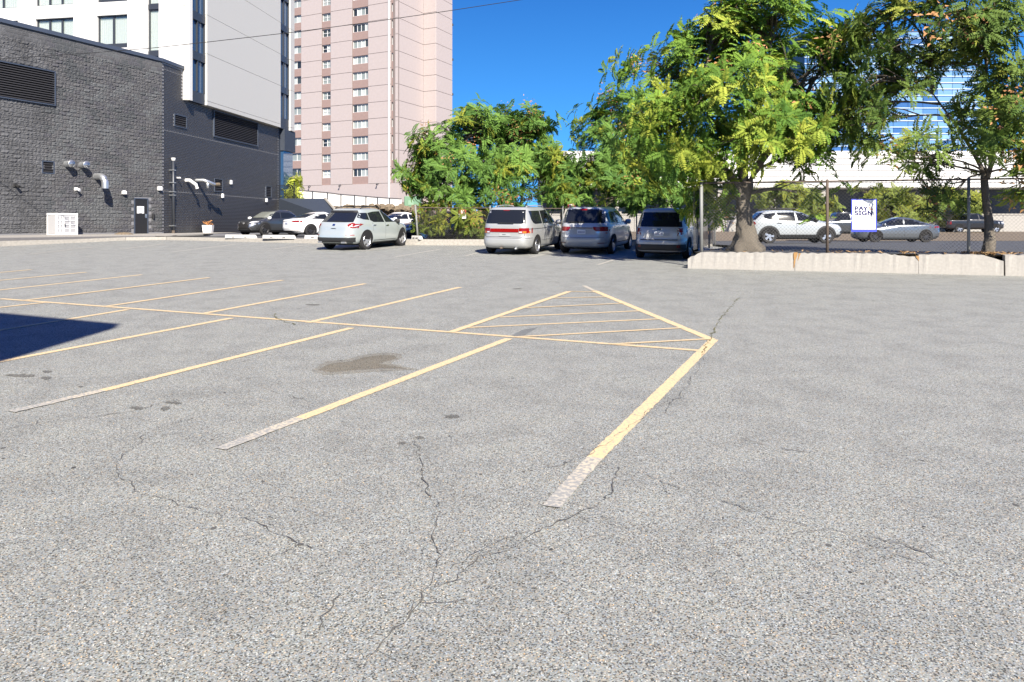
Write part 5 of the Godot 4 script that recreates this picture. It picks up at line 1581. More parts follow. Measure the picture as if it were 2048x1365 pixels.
func fences() -> void:
	# broken concrete retaining wall on the right, in cast lengths
	var A := Vector2(5.13, 22.6)
	var D := Vector2(8.27, -2.3).normalized()
	var N := Vector2(-D.y, D.x)
	var w := wall(A.x, A.y, D)
	var xs := [0.0, uv(w, 1590, 530).x, uv(w, 1838, 530).x, uv(w, 2010, 530).x, 15.5]
	var root := thing("concrete_wall", "low cracked concrete retaining wall with rust stains below the fence", "wall", Vector3(A.x, SL * A.y, -A.y))
	rng.seed = 3
	for i in 4:
		var s := st_new()
		var u0: float = xs[i] + (0.0 if i == 0 else (0.005 if i != 3 else 0.02))
		var u1: float = xs[i + 1] - (0.005 if i != 2 else 0.02)
		var n := int((u1 - u0) / 0.09)
		var pf: Array = []; var pb: Array = []; var lo: Array = []; var lob: Array = []
		for k in n + 1:
			var u := lerpf(u0, u1, float(k) / n)
			var d: float = A.y + D.y * u
			var y0 := SL * d - 0.05
			var top := 1.215 + 0.004 * sin(u * 3.0) + rng.randf_range(-0.011, 0.006)
			if i == 0 and k < 4: top -= 0.16 - 0.045 * k + rng.randf_range(0, 0.05)
			if i == 1 and k > n - 9: top -= 0.009 * (k - n + 9)
			if i == 2 and k > n - 5: top -= 0.03 * (5 - (n - k))
			var rough := rng.randf_range(0.0, 0.03)
			lo.append(Vector3(u, y0, 0)); pf.append(Vector3(u, top - 0.012, -0.005 - rough)); pb.append(Vector3(u, top + rng.randf_range(-0.02, 0.01), -0.24)); lob.append(Vector3(u, y0, -0.25))
		for k in n:
			quad(s, lo[k], pf[k], pf[k + 1], lo[k + 1]); quad(s, pf[k], pb[k], pb[k + 1], pf[k + 1]); quad(s, pb[k], lob[k], lob[k + 1], pb[k + 1])
		quad(s, lo[0], lob[0], pb[0], pf[0]); quad(s, lo[n], pf[n], pb[n], lob[n])
		part(root, "wall_length", s, M.concrete_wall, wtf(w, root))
	for q in [[1592, 505, 1588, 536, 0.05], [1835, 512, 1838, 522, 0.05], [1600, 507, 1596, 522, 0.03]]:
		var a := uv(w, q[0], q[1])
		var b := uv(w, q[2], q[3])
		var s := st_new()
		var pl := Vector3(a.x - q[4], a.y, 0.004); var pr := Vector3(a.x + q[4], a.y, 0.004)
		for k in range(1, 9):
			var c := a.lerp(b, k / 8.0)
			var hw: float = q[4] * (1.0 - k / 9.0) * rng.randf_range(0.6, 1.2)
			quad(s, pl, pr, Vector3(c.x + hw, c.y, 0.004), Vector3(c.x - hw, c.y, 0.004))
			pl = Vector3(c.x - hw, c.y, 0.004); pr = Vector3(c.x + hw, c.y, 0.004)
		part(root, "rust_stain", s, grained(L(0.42, 0.24, 0.09), 0.75, 0.1, 2.0), wtf(w, root))
	# soil, dry leaves and roots behind the wall
	var soil := st_new()
	sheet(soil, PackedVector2Array([Vector2(5.4, 22.75), Vector2(20, 18.65), Vector2(20, 20.4), Vector2(5.9, 24.4)]), func(_x, d): return 1.175)
	struct("planting_strip", soil, M.dirt)
	var dry := st_new()
	for k in 330:
		var u := rng.randf_range(0.3, 12.0)
		if k < 190: u = uv(w, 1990, 505).x + rng.randfn(0, 0.3)
		elif k < 225: u = uv(w, 1720, 505).x + rng.randfn(0, 0.35)
		elif k < 255: u = uv(w, 1835, 505).x + rng.randfn(0, 0.15)
		var c := Vector3(A.x + D.x * u, 1.215 + rng.randf_range(0, 0.05), -(A.y + D.y * u)) + Vector3(rng.randf_range(-0.05, 0.05), 0, -rng.randf_range(0.22, 0.6))
		var e := Vector3(rng.randf_range(-1, 1), rng.randf_range(-0.4, 0.5), rng.randf_range(-1, 1)) * 0.09
		tri(dry, c - e, c + e, c + e.cross(Vector3.UP) * 0.4 + Vector3(0, 0.02, 0))
	var dl := part(self, numbered("dry_leaves"), dry, mat(L(0.33, 0.21, 0.1), 0.9))
	dl.set_meta("kind", "stuff")
	tag(dl, "dry brown leaves and twigs lying behind the concrete wall", "leaves")
	# chain-link fence above the wall
	var fw := moved(w, -0.32)
	var fp := func(px: float) -> Vector3:
		var u := uv(fw, px, 500).x
		return Vector3(fw.o.x + D.x * u, 1.2, fw.o.z - D.y * u)
	var f1 := thing("chain_link_fence", "rusty chain-link fence on the concrete wall carrying the payment sign", "fence", fp.call(1403.0))
	var o := f1.position
	var L0: Vector3 = fp.call(1403.0) - o
	var L3: Vector3 = fp.call(2120.0) - o
	chain_fence(f1, L0, L3, 2.02)
	post(f1, L0, 2.1, M.post, 0.05)
	post(f1, fp.call(1655.0) - o, 2.05, M.rust, 0.04)
	post(f1, fp.call(1938.0) - o, 2.05, M.post, 0.04)
	post(f1, L3, 2.05, M.post, 0.04)
	var s := st_new()
	tube(s, [L0 + Vector3(0, 2.03, 0), L3 + Vector3(0, 2.03, 0)], [0.024], 8)
	part(f1, "top_rail", s, M.rust)
	# return beside the shaded wagon and the row behind the vans
	var C1 := Vector3(5.45, 1.2, -23.3)
	var C2 := Vector3(8.75, 1.2, -33.4)
	var f2 := thing("chain_link_fence", "chain-link fence beside the shaded wagon running away from the wall", "fence", C1)
	chain_fence(f2, Vector3.ZERO, C2 - C1, 1.9, 0.085)
	for t in [0.33, 0.66, 1.0]: post(f2, (C2 - C1) * t, 2.0, M.post)
	s = st_new()
	tube(s, [Vector3(0, 1.95, 0), C2 - C1 + Vector3(0, 1.95, 0)], [0.02], 6)
	part(f2, "top_rail", s, M.rust)
	var E1 := Vector3(8.7, 1.25, -33.85)
	var E2 := at(836, 480, 34.6); E2.y = 1.35
	var f3 := thing("chain_link_fence", "chain-link fence behind the parked minivans with leaning end post", "fence", E2)
	chain_fence(f3, Vector3.ZERO, E1 - E2, 1.35, 0.085)
	for t in [0.0, 0.25, 0.5, 0.75, 1.0]: post(f3, (E1 - E2) * t, 1.5, M.post, 0.045 if t == 0 else 0.03, Vector3(-0.12, 0, 0) if t == 0 else Vector3.ZERO)
	s = st_new()
	tube(s, [Vector3(-0.1, 1.42, 0), E1 - E2 + Vector3(0, 1.42, 0)], [0.02], 6)
	part(f3, "top_rail", s, M.rust)
	# payment sign
	var sw := moved(w, -0.27)
	var a := uv(sw, 1703, 464)
	var b := uv(sw, 1754, 398)
	var sp: Vector3 = sw.o + sw.b * Vector3((a.x + b.x) / 2, a.y, 0)
	var sg := thing("payment_sign", "white sign with blue border reading PAY SIGN on the fence", "sign", sp)
	sg.transform.basis = sw.b * Basis(Vector3.UP, 0.0)
	var W := b.x - a.x
	var Hh := b.y - a.y
	s = st_new()
	box2(s, Vector3(-W / 2, 0, -0.008), Vector3(W / 2, Hh, 0.008))
	part(sg, "border", s, M.blue)
	s = st_new()
	box2(s, Vector3(-W / 2 + 0.03, 0.07, 0.008), Vector3(W / 2 - 0.03, Hh - 0.03, 0.011))
	part(sg, "face", s, M.white)
	var font := SystemFont.new()
	font.font_names = PackedStringArray(["Droid Sans"])
	for q in [["PAY", -0.36, 0.655, 0.108, M.navy, 0.5], ["SIGN", -0.36, 0.515, 0.108, M.navy, 0.68], ["AT", 0.19, 0.715, 0.035, M.amber, 0.1], ["THIS", 0.19, 0.665, 0.035, M.amber, 0.17]]:
		var tm := TextMesh.new()
		tm.font = font
		tm.text = q[0]
		tm.font_size = 64
		tm.pixel_size = 0.001
		tm.depth = 0.002
		tm.horizontal_alignment = HORIZONTAL_ALIGNMENT_LEFT
		tm.vertical_alignment = VERTICAL_ALIGNMENT_BOTTOM
		var bb := tm.get_aabb()
		var k: float = q[3] / bb.size.y
		var wide: float = q[5] * W / (bb.size.x * k)
		var ts := st_new()
		var fat: float = q[3] * 0.075
		for e in [Vector2(0, 0), Vector2(fat, 0), Vector2(-fat, 0), Vector2(0, fat), Vector2(0, -fat), Vector2(fat, fat) * 0.7, Vector2(-fat, fat) * 0.7, Vector2(fat, -fat) * 0.7, Vector2(-fat, -fat) * 0.7]:
			ts.append_from(tm, 0, Transform3D(Basis().scaled(Vector3(k * wide, k, 1)), Vector3(q[1] * W - bb.position.x * k * wide + e.x, q[2] * Hh - bb.position.y * k + e.y, 0.0125 + 0.0001 * absf(e.x) / fat + 0.0002 * absf(e.y) / fat)))
		part(sg, "lettering", ts, q[4])
	s = st_new()
	box2(s, Vector3(-0.36 * W, Hh * 0.895, 0.011), Vector3(-0.18 * W, Hh * 0.92, 0.013))
	for x in 7: box2(s, Vector3((-0.3 + x * 0.09) * W, 0.465 * Hh, 0.011), Vector3((-0.235 + x * 0.09) * W, 0.474 * Hh, 0.012))
	for x in 3: box2(s, Vector3((-0.16 + x * 0.12) * W, 0.115 * Hh, 0.011), Vector3((-0.08 + x * 0.12) * W, 0.122 * Hh, 0.012))
	part(sg, "small_print", s, M.post)
	# red and white warning signs on the row fence
	var k := 0
	for q in [[922, 422, 437, "small red and white sign on the fence among yellow leaves"], [1145, 409, 425, "red and white sign above the newer minivan's rear edge"], [1247, 407, 423, "red and white warning sign on the fence between minivan and shaded wagon"]]:
		var p := at(q[0], q[2], 33.6)
		p.z = lerpf(E2.z, E1.z, (p.x - E2.x) / (E1.x - E2.x)) + 0.06
		var t := thing("warning_sign", q[3], "sign", p)
		s = st_new()
		box2(s, Vector3(-0.17, 0, 0), Vector3(0.17, 0.4, 0.012))
		part(t, "plate", s, M.white)
		s = st_new()
		box2(s, Vector3(-0.17, 0.21, 0.012), Vector3(0.17, 0.4, 0.015))
		part(t, "red_field", s, mat(L(0.4, 0.05, 0.04), 0.6))
		s = st_new()
		for j in 3: box2(s, Vector3(-0.11, 0.24 + j * 0.05, 0.015), Vector3(0.11, 0.26 + j * 0.05, 0.017))
		part(t, "print", s, M.white)
	# wheel stops on the kerb
	for q in [[452, 512, 37.2, "white concrete wheel stop in front of the dark grey crossover"], [527, 590, 36.3, "white concrete wheel stop in front of the white sedan"], [611, 668, 35.6, "white concrete wheel stop beside the pale silver crossover's rear"], [826, 842, 34.35, "white concrete wheel stop at the leaning fence post"]]:
		var d: float = q[2]
		var p0 := at(q[0], 478, d + 0.25); var p1 := at(q[1], 478, d - 0.3)
		var t := (p1 - p0).normalized(); t.y = 0; t = t.normalized()
		var bs := Basis(t, Vector3.UP, t.cross(Vector3.UP))
		s = st_new()
		var len := (p1 - p0).length()
		var pr := [Vector2(-0.09, 0), Vector2(-0.065, 0.16), Vector2(0.065, 0.16), Vector2(0.09, 0)]
		for i in 3: quad(s, Vector3(0, pr[i].y, pr[i].x), Vector3(len, pr[i].y, pr[i].x), Vector3(len - 0.06 * pr[i + 1].y / 0.16, pr[i + 1].y, pr[i + 1].x), Vector3(0.06 * pr[i + 1].y / 0.16, pr[i + 1].y, pr[i + 1].x))
		quad(s, Vector3(0, 0, -0.09), Vector3(0, 0, 0.09), Vector3(0.06, 0.16, 0.065), Vector3(0.06, 0.16, -0.065)); quad(s, Vector3(len, 0, -0.09), Vector3(len, 0, 0.09), Vector3(len - 0.06, 0.16, 0.065), Vector3(len - 0.06, 0.16, -0.065))
		var ws := thing("wheel_stop", q[3], "wheel stop", Vector3(p0.x, 1.362, p0.z), "white wheel stops on the kerb")
		ws.transform.basis = bs
		part(ws, "block", s, M.white_block)
		s = st_new()
		for x in [0.28, 0.68]: box(s, Vector3(len * x, 0.06, 0.088), Vector3(0.16, 0.035, 0.03))
		part(ws, "drain_slots", s, M.crack)

var frond_cache: Array = []
func frond_mesh(sd: int) -> ArrayMesh:     # a pinnate leaf one metre long: a drooping stalk with pairs of pointed leaflets
	var r := RandomNumberGenerator.new()
	r.seed = sd
	var s := st_new()
	var pairs := 8
	var spine := func(t: float) -> Vector3: return Vector3(t, 0.14 * t - 0.42 * t * t, 0.03 * sin(t * 3.0 + sd))
	for k in 4:
		var a: Vector3 = spine.call(k / 4.0); var b: Vector3 = spine.call((k + 1) / 4.0)
		var wv := Vector3(0, 0.006, 0.006)
		quad(s, a - wv, b - wv, b + wv, a + wv)
	for i in pairs:
		var t := 0.16 + 0.8 * i / (pairs - 1)
		var p: Vector3 = spine.call(t)
		for sg in [-1.0, 1.0]:
			var ln := (0.27 if i < pairs - 2 else 0.2) * r.randf_range(0.85, 1.15)
			var d := Vector3(0.42 + r.randf_range(-0.1, 0.15), -0.28 + r.randf_range(-0.2, 0.15), sg).normalized()
			var side := Vector3(1, 0.25 * r.randf_range(-1, 1), 0) - d * d.x
			side = side.normalized() * 0.07
			var m := p + d * ln * 0.42
			tri(s, p, m + side, p + d * ln); tri(s, p, p + d * ln, m - side + Vector3(0, 0.012, 0))
	var e: Vector3 = spine.call(0.98)
	tri(s, e, e + Vector3(0.1, -0.1, 0.05), e + Vector3(0.22, -0.2, 0)); tri(s, e, e + Vector3(0.22, -0.2, 0), e + Vector3(0.1, -0.1, -0.05))
	return s.commit()
func seed_mesh() -> ArrayMesh:
	var r := RandomNumberGenerator.new()
	r.seed = 50
	var s := st_new()
	for k in 46:
		var p := Vector3(r.randfn(0, 0.2), r.randfn(0, 0.28) - 0.1, r.randfn(0, 0.2))
		var a := Vector3(r.randf_range(-1, 1), r.randf_range(-1, 0.3), r.randf_range(-1, 1)).normalized() * 0.16
		tri(s, p, p + a, p + a * 0.5 + a.cross(Vector3(0.5, 0.3, 0.8)) * 0.4)
	return s.commit()
func limb(a: Vector3, b: Vector3, sag: float, r: RandomNumberGenerator, n := 5) -> Array:
	var o: Array = []
	var w := Vector3(r.randf_range(-1, 1), 0, r.randf_range(-1, 1)) * (b - a).length() * 0.07
	for i in n + 1:
		var t := float(i) / n
		o.append(a.lerp(b, t) + Vector3(0, sag * sin(t * PI), 0) + w * sin(t * TAU * 0.8))
	return o
func tree(n: String, label: String, base: Vector3, tr: float, fork: float, blobs: Array, opt: Dictionary) -> Node3D:
	# blobs: [centre (relative to base), radii, number of twig ends]; each twig end carries a whorl of fronds
	var r := RandomNumberGenerator.new()
	r.seed = opt.seed
	var root := thing(n, label, "tree", base, opt.get("group", ""))
	var lean: Vector3 = opt.get("lean", Vector3.ZERO)
	var bark: Material = opt.get("bark", M.bark)
	var s := st_new()
	var f := Vector3(0, fork, 0) + lean
	var bn := noise(1.6, 3, FastNoiseLite.TYPE_SIMPLEX_SMOOTH, opt.seed)
	var rings: Array = []
	for k in 25:
		var t := k / 24.0
		var c := f * t + Vector3(sin(t * 5.0) * 0.05, 0, cos(t * 4.0) * 0.04) - Vector3(0, 0.12 if k == 0 else 0.0, 0)
		var rr: float = tr * (1.0 + opt.get("flare", 0.5) * pow(1.0 - t, 3.0)) * (1.0 - 0.3 * t)
		var ring: Array = []
		for a in 20:
			var an := TAU * a / 20
			var e := Vector3(cos(an), 0, sin(an))
			ring.append(c + e * rr * (1.0 + 0.35 * bn.get_noise_3d(e.x * 1.3, c.y * 1.1, e.z * 1.3) + 0.2 * bn.get_noise_3d(e.x * 5.0, c.y * 1.2, e.z * 5.0) + 0.16 * opt.get("flare", 0.5) * cos(5.0 * an + 1.0) * pow(1.0 - t, 3.0)))
		rings.append(ring)
	for k in 24:
		for a in 20: quad(s, rings[k][a], rings[k][(a + 1) % 20], rings[k + 1][(a + 1) % 20], rings[k + 1][a])
	part(root, "trunk", smooth(s), bark)
	s = st_new()
	var twig := st_new()
	var fr: Array[Transform3D] = []
	var fc: Array[Color] = []
	var sd: Array[Transform3D] = []
	var size: float = opt.get("size", 0.55)
	var c0: Color = opt.get("c0", Color(0.05, 0.1, 0.02))
	var c1: Color = opt.get("c1", Color(0.13, 0.19, 0.03))
	# leaders carry the limbs; each limb leaves the nearest point of a leader
	var nodes: Array[Vector3] = [f]
	var heads: Array = opt.get("leaders", [])
	if heads.is_empty():
		var top := Vector3.ZERO
		for b in blobs: top += b[0] / blobs.size()
		heads = [top + Vector3(0, 0.3, 0)]
	for h in heads:
		var lp := limb(f - Vector3(0, 0.15, 0), h, 0.1, r, 7)
		var rad: Array = []
		for i in 8: rad.append(tr * (0.62 if heads.size() > 1 else 0.75) * (1.0 - 0.75 * i / 7.0))
		tube(s, lp, rad, 10)
		for i in range(1, 8): nodes.append(lp[i])
	var mid := Vector3.ZERO
	for b in blobs: mid += b[0] / blobs.size()
	for b in blobs:
		var c: Vector3 = b[0]
		var R: Vector3 = b[1]
		var st: Vector3 = nodes[0]
		var bd := 1e9
		for q in nodes:
			var dd: float = (q - c).length() + maxf(q.y - c.y + 0.5, 0.0) * 0.8
			if dd < bd:
				bd = dd
				st = q
		var lp := limb(st, c, 0.12, r)
		var l0: float = minf(tr * 0.3, 0.02 + 0.03 * (c - st).length())
		tube(s, lp, [l0, l0 * 0.85, l0 * 0.7, l0 * 0.55, l0 * 0.42, l0 * 0.3], 8)
		var total := int(b[2] * opt.get("dense", 1.6))
		var subs: Array[Vector3] = []
		for k in maxi(3, total / 6):
			subs.append(Vector3(r.randfn(), r.randfn() * 0.9 + 0.15, r.randfn()).normalized() * R * pow(r.randf(), 0.4) * 1.08)
		for k in total:
			var p: Vector3 = c + subs[k % subs.size()] + Vector3(r.randfn(), r.randfn() * 0.8, r.randfn()) * opt.get("spread", 0.24)
			if p.y < opt.get("floor", 0.3): continue
			var from: Vector3 = lp[r.randi_range(2, 5)]
			if k % 2 == 0:
				tube(twig, limb(from, p, r.randf_range(-0.1, 0.25), r, 3), [0.022, 0.016, 0.012, 0.007], 4, false)
			var out := ((p - c) / R + (p - mid).normalized() * 0.8 + Vector3(0, 0.35, 0) + Vector3(r.randfn(), r.randfn(), r.randfn()) * 0.25).normalized()
			var ou := side_of(out)
			var ov := ou.cross(out)
			var m := r.randi_range(5, 8)
			var ph := r.randf() * TAU
			var shade := fmod(subs[k % subs.size()].x * 7.3 + 50.0, 1.0) * 0.7 + r.randf() * 0.3
			var young: bool = r.randf() < opt.get("yellow", 0.2)
			for j in m:
				var an := ph + TAU * j / m + r.randf_range(-0.3, 0.3)
				var dd := ((ou * cos(an) + ov * sin(an)) * r.randf_range(0.7, 1.0) + out * r.randf_range(0.2, 0.75) + Vector3(0, -0.22, 0)).normalized()
				var z := dd.cross(out).normalized()
				var y := z.cross(dd).normalized()
				var sc := size * r.randf_range(0.75, 1.25)
				fr.append(Transform3D(Basis(dd, y, z).rotated(dd, r.randf_range(-0.5, 0.5)).scaled(Vector3.ONE * sc), p + dd * 0.02))
				var cc := c0.lerp(c1, clampf(shade + r.randf_range(-0.25, 0.25), 0, 1))
				if young: cc = cc.lerp(opt.get("c2", Color(0.24, 0.25, 0.03)), r.randf_range(0.4, 1.0))
				fc.append(cc)
			if r.randf() < opt.get("seeds", 0.03): sd.append(Transform3D(Basis(Vector3.UP, r.randf() * TAU).scaled(Vector3.ONE * r.randf_range(0.6, 1.1)), p + out * 0.15))
	part(root, "limbs", smooth(s), bark)
	var to := part(root, "twigs", twig, M.bark2)
	to.set_meta("kind", "stuff")
	if frond_cache.is_empty():
		for k in 3: frond_cache.append(frond_mesh(k + 1))
		frond_cache.append(seed_mesh())
	for v in 3:
		var mm := MultiMesh.new()
		mm.transform_format = MultiMesh.TRANSFORM_3D
		mm.use_colors = true
		mm.mesh = frond_cache[v]
		var mine: Array[int] = []
		for i in fr.size():
			if i % 3 == v: mine.append(i)
		mm.instance_count = mine.size()
		for i in mine.size():
			mm.set_instance_transform(i, fr[mine[i]])
			mm.set_instance_color(i, fc[mine[i]])
		var mi := MultiMeshInstance3D.new()
		mi.name = "crown"
		mi.multimesh = mm
		mi.material_override = M.leaf
		root.add_child(mi, true)
		mi.set_meta("kind", "stuff")
	if sd.size() > 0:
		var mm := MultiMesh.new()
		mm.transform_format = MultiMesh.TRANSFORM_3D
		mm.use_colors = true
		mm.mesh = frond_cache[3]
		mm.instance_count = sd.size()
		for i in sd.size():
			mm.set_instance_transform(i, sd[i])
			mm.set_instance_color(i, Color(0.42, 0.2, 0.09).lerp(Color(0.5, 0.28, 0.12), r.randf()))
		var mi := MultiMeshInstance3D.new()
		mi.name = "seed_clusters"
		mi.multimesh = mm
		mi.material_override = M.leaf
		root.add_child(mi, true)
		mi.set_meta("kind", "stuff")
	return root
func blob(base: Vector3, px: float, py: float, d: float, rx: float, ry: float, rz: float, n: int) -> Array:   # a part of a crown by its pixel centre and distance, radii in metres
	return [at(px, py, d) - base, Vector3(rx, ry, rz), n]
func trees() -> void:
	# the big yellow-green tree behind the retaining wall
	var b := Vector3(at(1490, 500, 23.6).x, 1.2, -23.6)
	tree("large_tree", "big yellow-green tree with flared trunk behind the concrete wall", b, 0.27, 1.75, [
		blob(b, 1330, 150, 24.5, 1.25, 1.2, 1.4, 62), blob(b, 1310, 260, 24.0, 1.25, 1.1, 1.5, 62), blob(b, 1430, 60, 24.0, 1.4, 1.1, 1.5, 70), blob(b, 1540, 50, 24.0, 1.4, 1.2, 1.5, 70),
		blob(b, 1440, 180, 23.2, 1.4, 1.1, 1.5, 62), blob(b, 1600, 160, 23.5, 1.5, 1.3, 1.5, 72), blob(b, 1520, 270, 22.8, 1.5, 0.95, 1.3, 58), blob(b, 1400, 300, 23.4, 1.35, 0.75, 1.3, 52), blob(b, 1625, 250, 23.0, 1.2, 0.8, 1.2, 44), blob(b, 1660, 110, 24.0, 0.9, 0.9, 1.0, 36), blob(b, 1425, 420, 24.2, 0.55, 0.35, 0.4, 9), blob(b, 1600, 385, 22.9, 0.7, 0.2, 0.3, 4), blob(b, 1590, 318, 23.3, 1.0, 0.3, 0.8, 12), blob(b, 1350, 335, 25.0, 1.1, 0.5, 1.0, 26), blob(b, 1435, 375, 24.3, 0.6, 0.5, 0.5, 12)],
		{"seed": 11, "flare": 0.9, "size": 0.42, "spread": 0.34, "dense": 1.3, "leaders": [at(1420, 150, 23.8) - b, at(1530, 130, 23.6) - b, at(1600, 220, 23.3) - b, at(1370, 270, 23.9) - b], "c0": Color(0.06, 0.13, 0.022), "c1": Color(0.18, 0.29, 0.04), "c2": Color(0.31, 0.35, 0.05), "yellow": 0.25, "seeds": 0.008})
	# the tree at the right edge
	b = Vector3(at(1975, 505, 21.0).x, 1.2, -21.0)
	tree("thin_tree", "tree with a thin pale trunk and orange seed clusters beside the fence", b, 0.11, 2.2, [
		blob(b, 1760, 60, 21.5, 1.1, 0.75, 1.2, 44), blob(b, 1860, 60, 21.0, 1.2, 0.8, 1.3, 50), blob(b, 1980, 40, 20.0, 1.3, 1.0, 1.2, 58), blob(b, 1750, 150, 21.5, 1.0, 0.8, 1.2, 44), blob(b, 1735, 215, 21.8, 0.7, 0.5, 0.9, 22), blob(b, 1930, 40, 21.5, 1.0, 0.7, 1.0, 30), blob(b, 1850, 120, 21.3, 0.6, 0.35, 0.8, 12), blob(b, 1745, 250, 21.3, 0.75, 0.55, 0.9, 22), blob(b, 1830, 310, 21.0, 0.8, 0.4, 0.9, 13), blob(b, 1765, 325, 21.8, 0.5, 0.2, 0.5, 6), blob(b, 1955, 300, 20.5, 0.5, 0.5, 0.7, 14), blob(b, 2040, 240, 19.3, 0.7, 1.3, 1.0, 40), blob(b, 2035, 350, 19.8, 0.5, 0.5, 0.8, 18), blob(b, 1905, 385, 21.8, 0.7, 0.35, 0.5, 11), blob(b, 1940, 130, 20.5, 0.7, 0.5, 0.9, 16), blob(b, 2035, 130, 19.8, 0.6, 0.7, 0.9, 30), blob(b, 2005, 215, 20.5, 0.5, 0.5, 0.7, 14)],
		{"seed": 23, "flare": 0.5, "size": 0.4, "spread": 0.32, "dense": 0.95, "leaders": [at(1870, 190, 21.2) - b, at(1985, 150, 20.5) - b], "c0": Color(0.06, 0.11, 0.024), "c1": Color(0.16, 0.22, 0.045), "c2": Color(0.24, 0.26, 0.045), "yellow": 0.2, "seeds": 0.06, "floor": 0.1})
	# the row of younger trees behind the minivans
	var g := "young trees along the fence behind the minivans"
	b = Vector3(at(935, 470, 36.5).x, 1.15, -36.5)
	tree("young_tree", "leftmost broad young tree whose crown covers the tower's base", b, 0.09, 1.6, [
		blob(b, 860, 360, 36.8, 1.25, 0.9, 1.3, 66), blob(b, 880, 300, 37.0, 1.2, 0.9, 1.3, 66), blob(b, 950, 265, 37.0, 1.2, 0.95, 1.3, 66), blob(b, 940, 340, 35.6, 1.3, 1.0, 1.2, 70), blob(b, 955, 395, 35.6, 1.4, 0.4, 0.9, 24), blob(b, 880, 405, 36.0, 1.0, 0.35, 0.8, 14), blob(b, 955, 224, 37.0, 0.2, 0.4, 0.2, 5), blob(b, 895, 262, 37.0, 0.2, 0.3, 0.2, 4), blob(b, 815, 352, 37.0, 0.35, 0.3, 0.4, 6)],
		{"seed": 31, "size": 0.45, "dense": 1.3, "spread": 0.3, "c0": Color(0.06, 0.13, 0.03), "c1": Color(0.15, 0.26, 0.05), "yellow": 0.1, "seeds": 0.04, "group": g})
	b = Vector3(at(1040, 470, 37.5).x, 1.13, -37.5)
	tree("young_tree", "young tree with upright feathery tops behind the older minivan", b, 0.1, 1.8, [
		blob(b, 1010, 280, 38.0, 1.1, 1.1, 1.3, 66), blob(b, 1050, 262, 38.0, 1.1, 0.8, 1.2, 56), blob(b, 1030, 350, 36.5, 1.3, 1.0, 1.2, 70), blob(b, 1085, 320, 37.0, 0.9, 0.9, 1.2, 50), blob(b, 1060, 398, 36.0, 1.3, 0.35, 0.9, 18), blob(b, 1000, 228, 38.0, 0.25, 0.35, 0.25, 5), blob(b, 1065, 235, 38.0, 0.2, 0.35, 0.2, 5)],
		{"seed": 37, "size": 0.45, "dense": 1.3, "spread": 0.3, "c0": Color(0.06, 0.13, 0.03), "c1": Color(0.15, 0.26, 0.05), "yellow": 0.12, "seeds": 0.05, "group": g})
	b = Vector3(at(1125, 470, 36.5).x, 1.13, -36.5)
	tree("young_tree", "lower young tree in the dip of the row behind the newer minivan", b, 0.08, 1.5, [
		blob(b, 1130, 345, 36.5, 1.1, 0.9, 1.2, 56), blob(b, 1150, 385, 35.5, 1.2, 0.6, 1.0, 40)],
		{"seed": 41, "size": 0.44, "dense": 1.3, "spread": 0.3, "c0": Color(0.06, 0.13, 0.03), "c1": Color(0.15, 0.26, 0.05), "yellow": 0.2, "seeds": 0.03, "group": g})
	b = Vector3(at(1225, 470, 35.0).x, 1.14, -35.0)
	tree("young_tree", "tall young tree between the dip and the yellow-green tree", b, 0.1, 1.8, [
		blob(b, 1195, 270, 35.5, 1.1, 1.1, 1.2, 62), blob(b, 1250, 235, 35.5, 1.1, 0.9, 1.2, 56), blob(b, 1215, 340, 34.3, 1.2, 0.95, 1.1, 58), blob(b, 1280, 320, 34.5, 1.2, 1.2, 1.1, 64), blob(b, 1240, 392, 33.6, 1.2, 0.5, 0.6, 30), blob(b, 1330, 385, 33.0, 1.1, 0.5, 0.6, 30)],
		{"seed": 43, "size": 0.44, "dense": 1.3, "spread": 0.3, "c0": Color(0.06, 0.13, 0.03), "c1": Color(0.15, 0.26, 0.05), "yellow": 0.18, "seeds": 0.04, "group": g})
	# saplings at the fence
	for q in [[860, 35.2, 51, "yellow-green sapling at the leaning fence post", 440, 0.5], [935, 35.0, 53, "yellow-leaved sapling below the small red and white sign", 455, 0.5], [960, 35.4, 57, "sapling at the older minivan's left rear corner", 462, 0.4]]:
		b = Vector3(at(q[0], 470, q[1]).x, 1.2, -q[1])
		tree("sapling", q[3], b, 0.03, 0.5, [blob(b, q[0], q[4], q[1], q[5], 0.35, q[5], 13), blob(b, q[0] + 8, q[4] - 22, q[1], q[5], 0.35, q[5], 9)], {"seed": q[2], "size": 0.36, "c0": Color(0.07, 0.11, 0.02), "c1": Color(0.17, 0.21, 0.035), "yellow": 0.25, "seeds": 0.06, "floor": 0.05})
	# trees beyond the neighbouring lot and the shrub at the hotel's far corner
	var k := 0
	for q in [[1560, 395, 80, 2.6, "rounded olive tree behind the pale wagon"], [1625, 410, 82, 2.2, "dark tree behind the rusty fence post"], [1760, 398, 84, 2.8, "yellowish street tree behind the payment sign"], [1850, 410, 80, 3.0, "dense green street tree behind the dark silver sedan"], [1790, 425, 79, 1.6, "small round shrub tree above the dark silver sedan"], [1920, 405, 82, 2.4, "green street tree behind the thin trunk"]]:
		b = at(q[0], 465, q[2])
		b.y = 1.2
		tree("street_tree", q[4], b, 0.12, 1.2, [blob(b, q[0], q[1], q[2], q[3], q[3] * 0.62, q[3], 46), blob(b, q[0] + 12, q[1] + 12, q[2], q[3] * 0.9, q[3] * 0.5, q[3], 30)], {"seed": 60 + k, "size": 0.75, "c0": Color(0.101, 0.144, 0.034), "c1": Color(0.236, 0.270, 0.059), "yellow": 0.25, "seeds": 0.0, "group": "street trees beyond the neighbouring lot"})
		k += 1
	b = at(578, 398, 64)
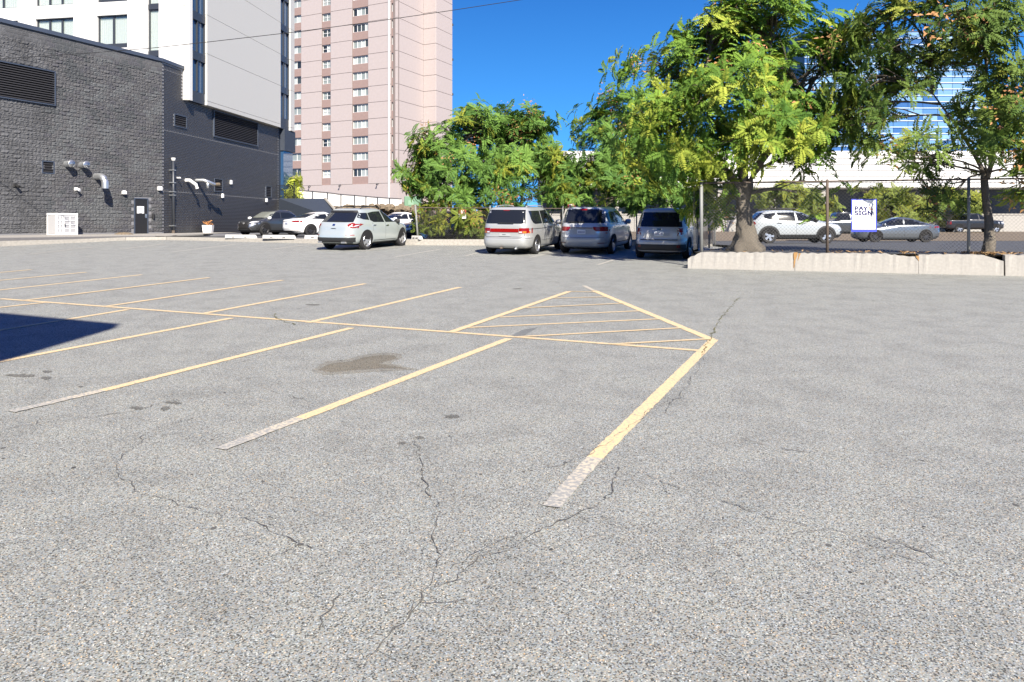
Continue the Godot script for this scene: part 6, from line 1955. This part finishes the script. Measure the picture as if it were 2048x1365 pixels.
	tree("bushy_shrub", "bright yellow-green shrub behind the iron fence", b, 0.05, 0.6, [blob(b, 575, 384, 64, 0.9, 0.7, 0.8, 34), blob(b, 580, 362, 64, 0.6, 0.7, 0.6, 18)], {"seed": 71, "size": 0.5, "c0": Color(0.236, 0.304, 0.051), "c1": Color(0.540, 0.574, 0.085), "yellow": 0.3, "seeds": 0.0, "floor": 0.0})
	# overhead cable
	var s := st_new()
	var pts: Array = []
	for q in [[-260, 136], [0, 118], [180, 106], [300, 96.5], [416, 84], [590, 64], [750, 43], [905, 20.5], [1045, -1], [1300, -40]]: pts.append(at(q[0], q[1], 31.0))
	tube(s, pts, [0.013], 6)
	solo("overhead_cable", s, M.black, "thin black overhead cable crossing in front of the buildings", "cable")

func _ready() -> void:
	# camera: level, lens shifted down so that upright lines stay upright
	var cam := Camera3D.new()
	cam.name = "camera"
	add_child(cam)
	cam.position = Vector3(0, EYE, 0)
	cam.projection = Camera3D.PROJECTION_FRUSTUM
	cam.near = 0.1
	cam.far = 3000.0
	cam.size = 0.1 * 1365.0 / F
	cam.frustum_offset = Vector2(0, -0.1 * (682.5 - HY) / F)
	cam.current = true
	var sky := ProceduralSkyMaterial.new()
	sky.sky_top_color = L(0.0, 0.024, 0.17)
	sky.sky_horizon_color = L(0.07, 0.32, 0.72)
	sky.sky_curve = 0.14
	sky.ground_bottom_color = Color(0.25, 0.25, 0.25)
	sky.ground_horizon_color = Color(0.42, 0.55, 0.7)
	sky.sun_angle_max = 0.0
	var env := Environment.new()
	env.background_mode = Environment.BG_SKY
	env.sky = Sky.new()
	env.sky.sky_material = sky
	env.tonemap_mode = Environment.TONE_MAPPER_LINEAR
	env.tonemap_exposure = 2.45
	env.sdfgi_enabled = true
	env.ssao_enabled = true
	env.ssil_enabled = true
	var we := WorldEnvironment.new()
	we.name = "world_environment"
	we.environment = env
	add_child(we)
	var sun := DirectionalLight3D.new()
	sun.name = "sun"
	sun.light_energy = 1.5
	sun.light_color = Color(1.0, 0.965, 0.91)
	sun.light_angular_distance = 0.5
	sun.shadow_enabled = true
	add_child(sun)
	var el := deg_to_rad(37.0)
	var az := deg_to_rad(AZ)
	sun.look_at_from_position(Vector3.ZERO, Vector3(-sin(az) * cos(el), -sin(el), -cos(az) * cos(el)))
	make_materials()
	ground_and_markings()
	service_building()
	hotel()
	pink_tower()
	back_walls()
	right_background()
	fences()
	cars()
	trees()
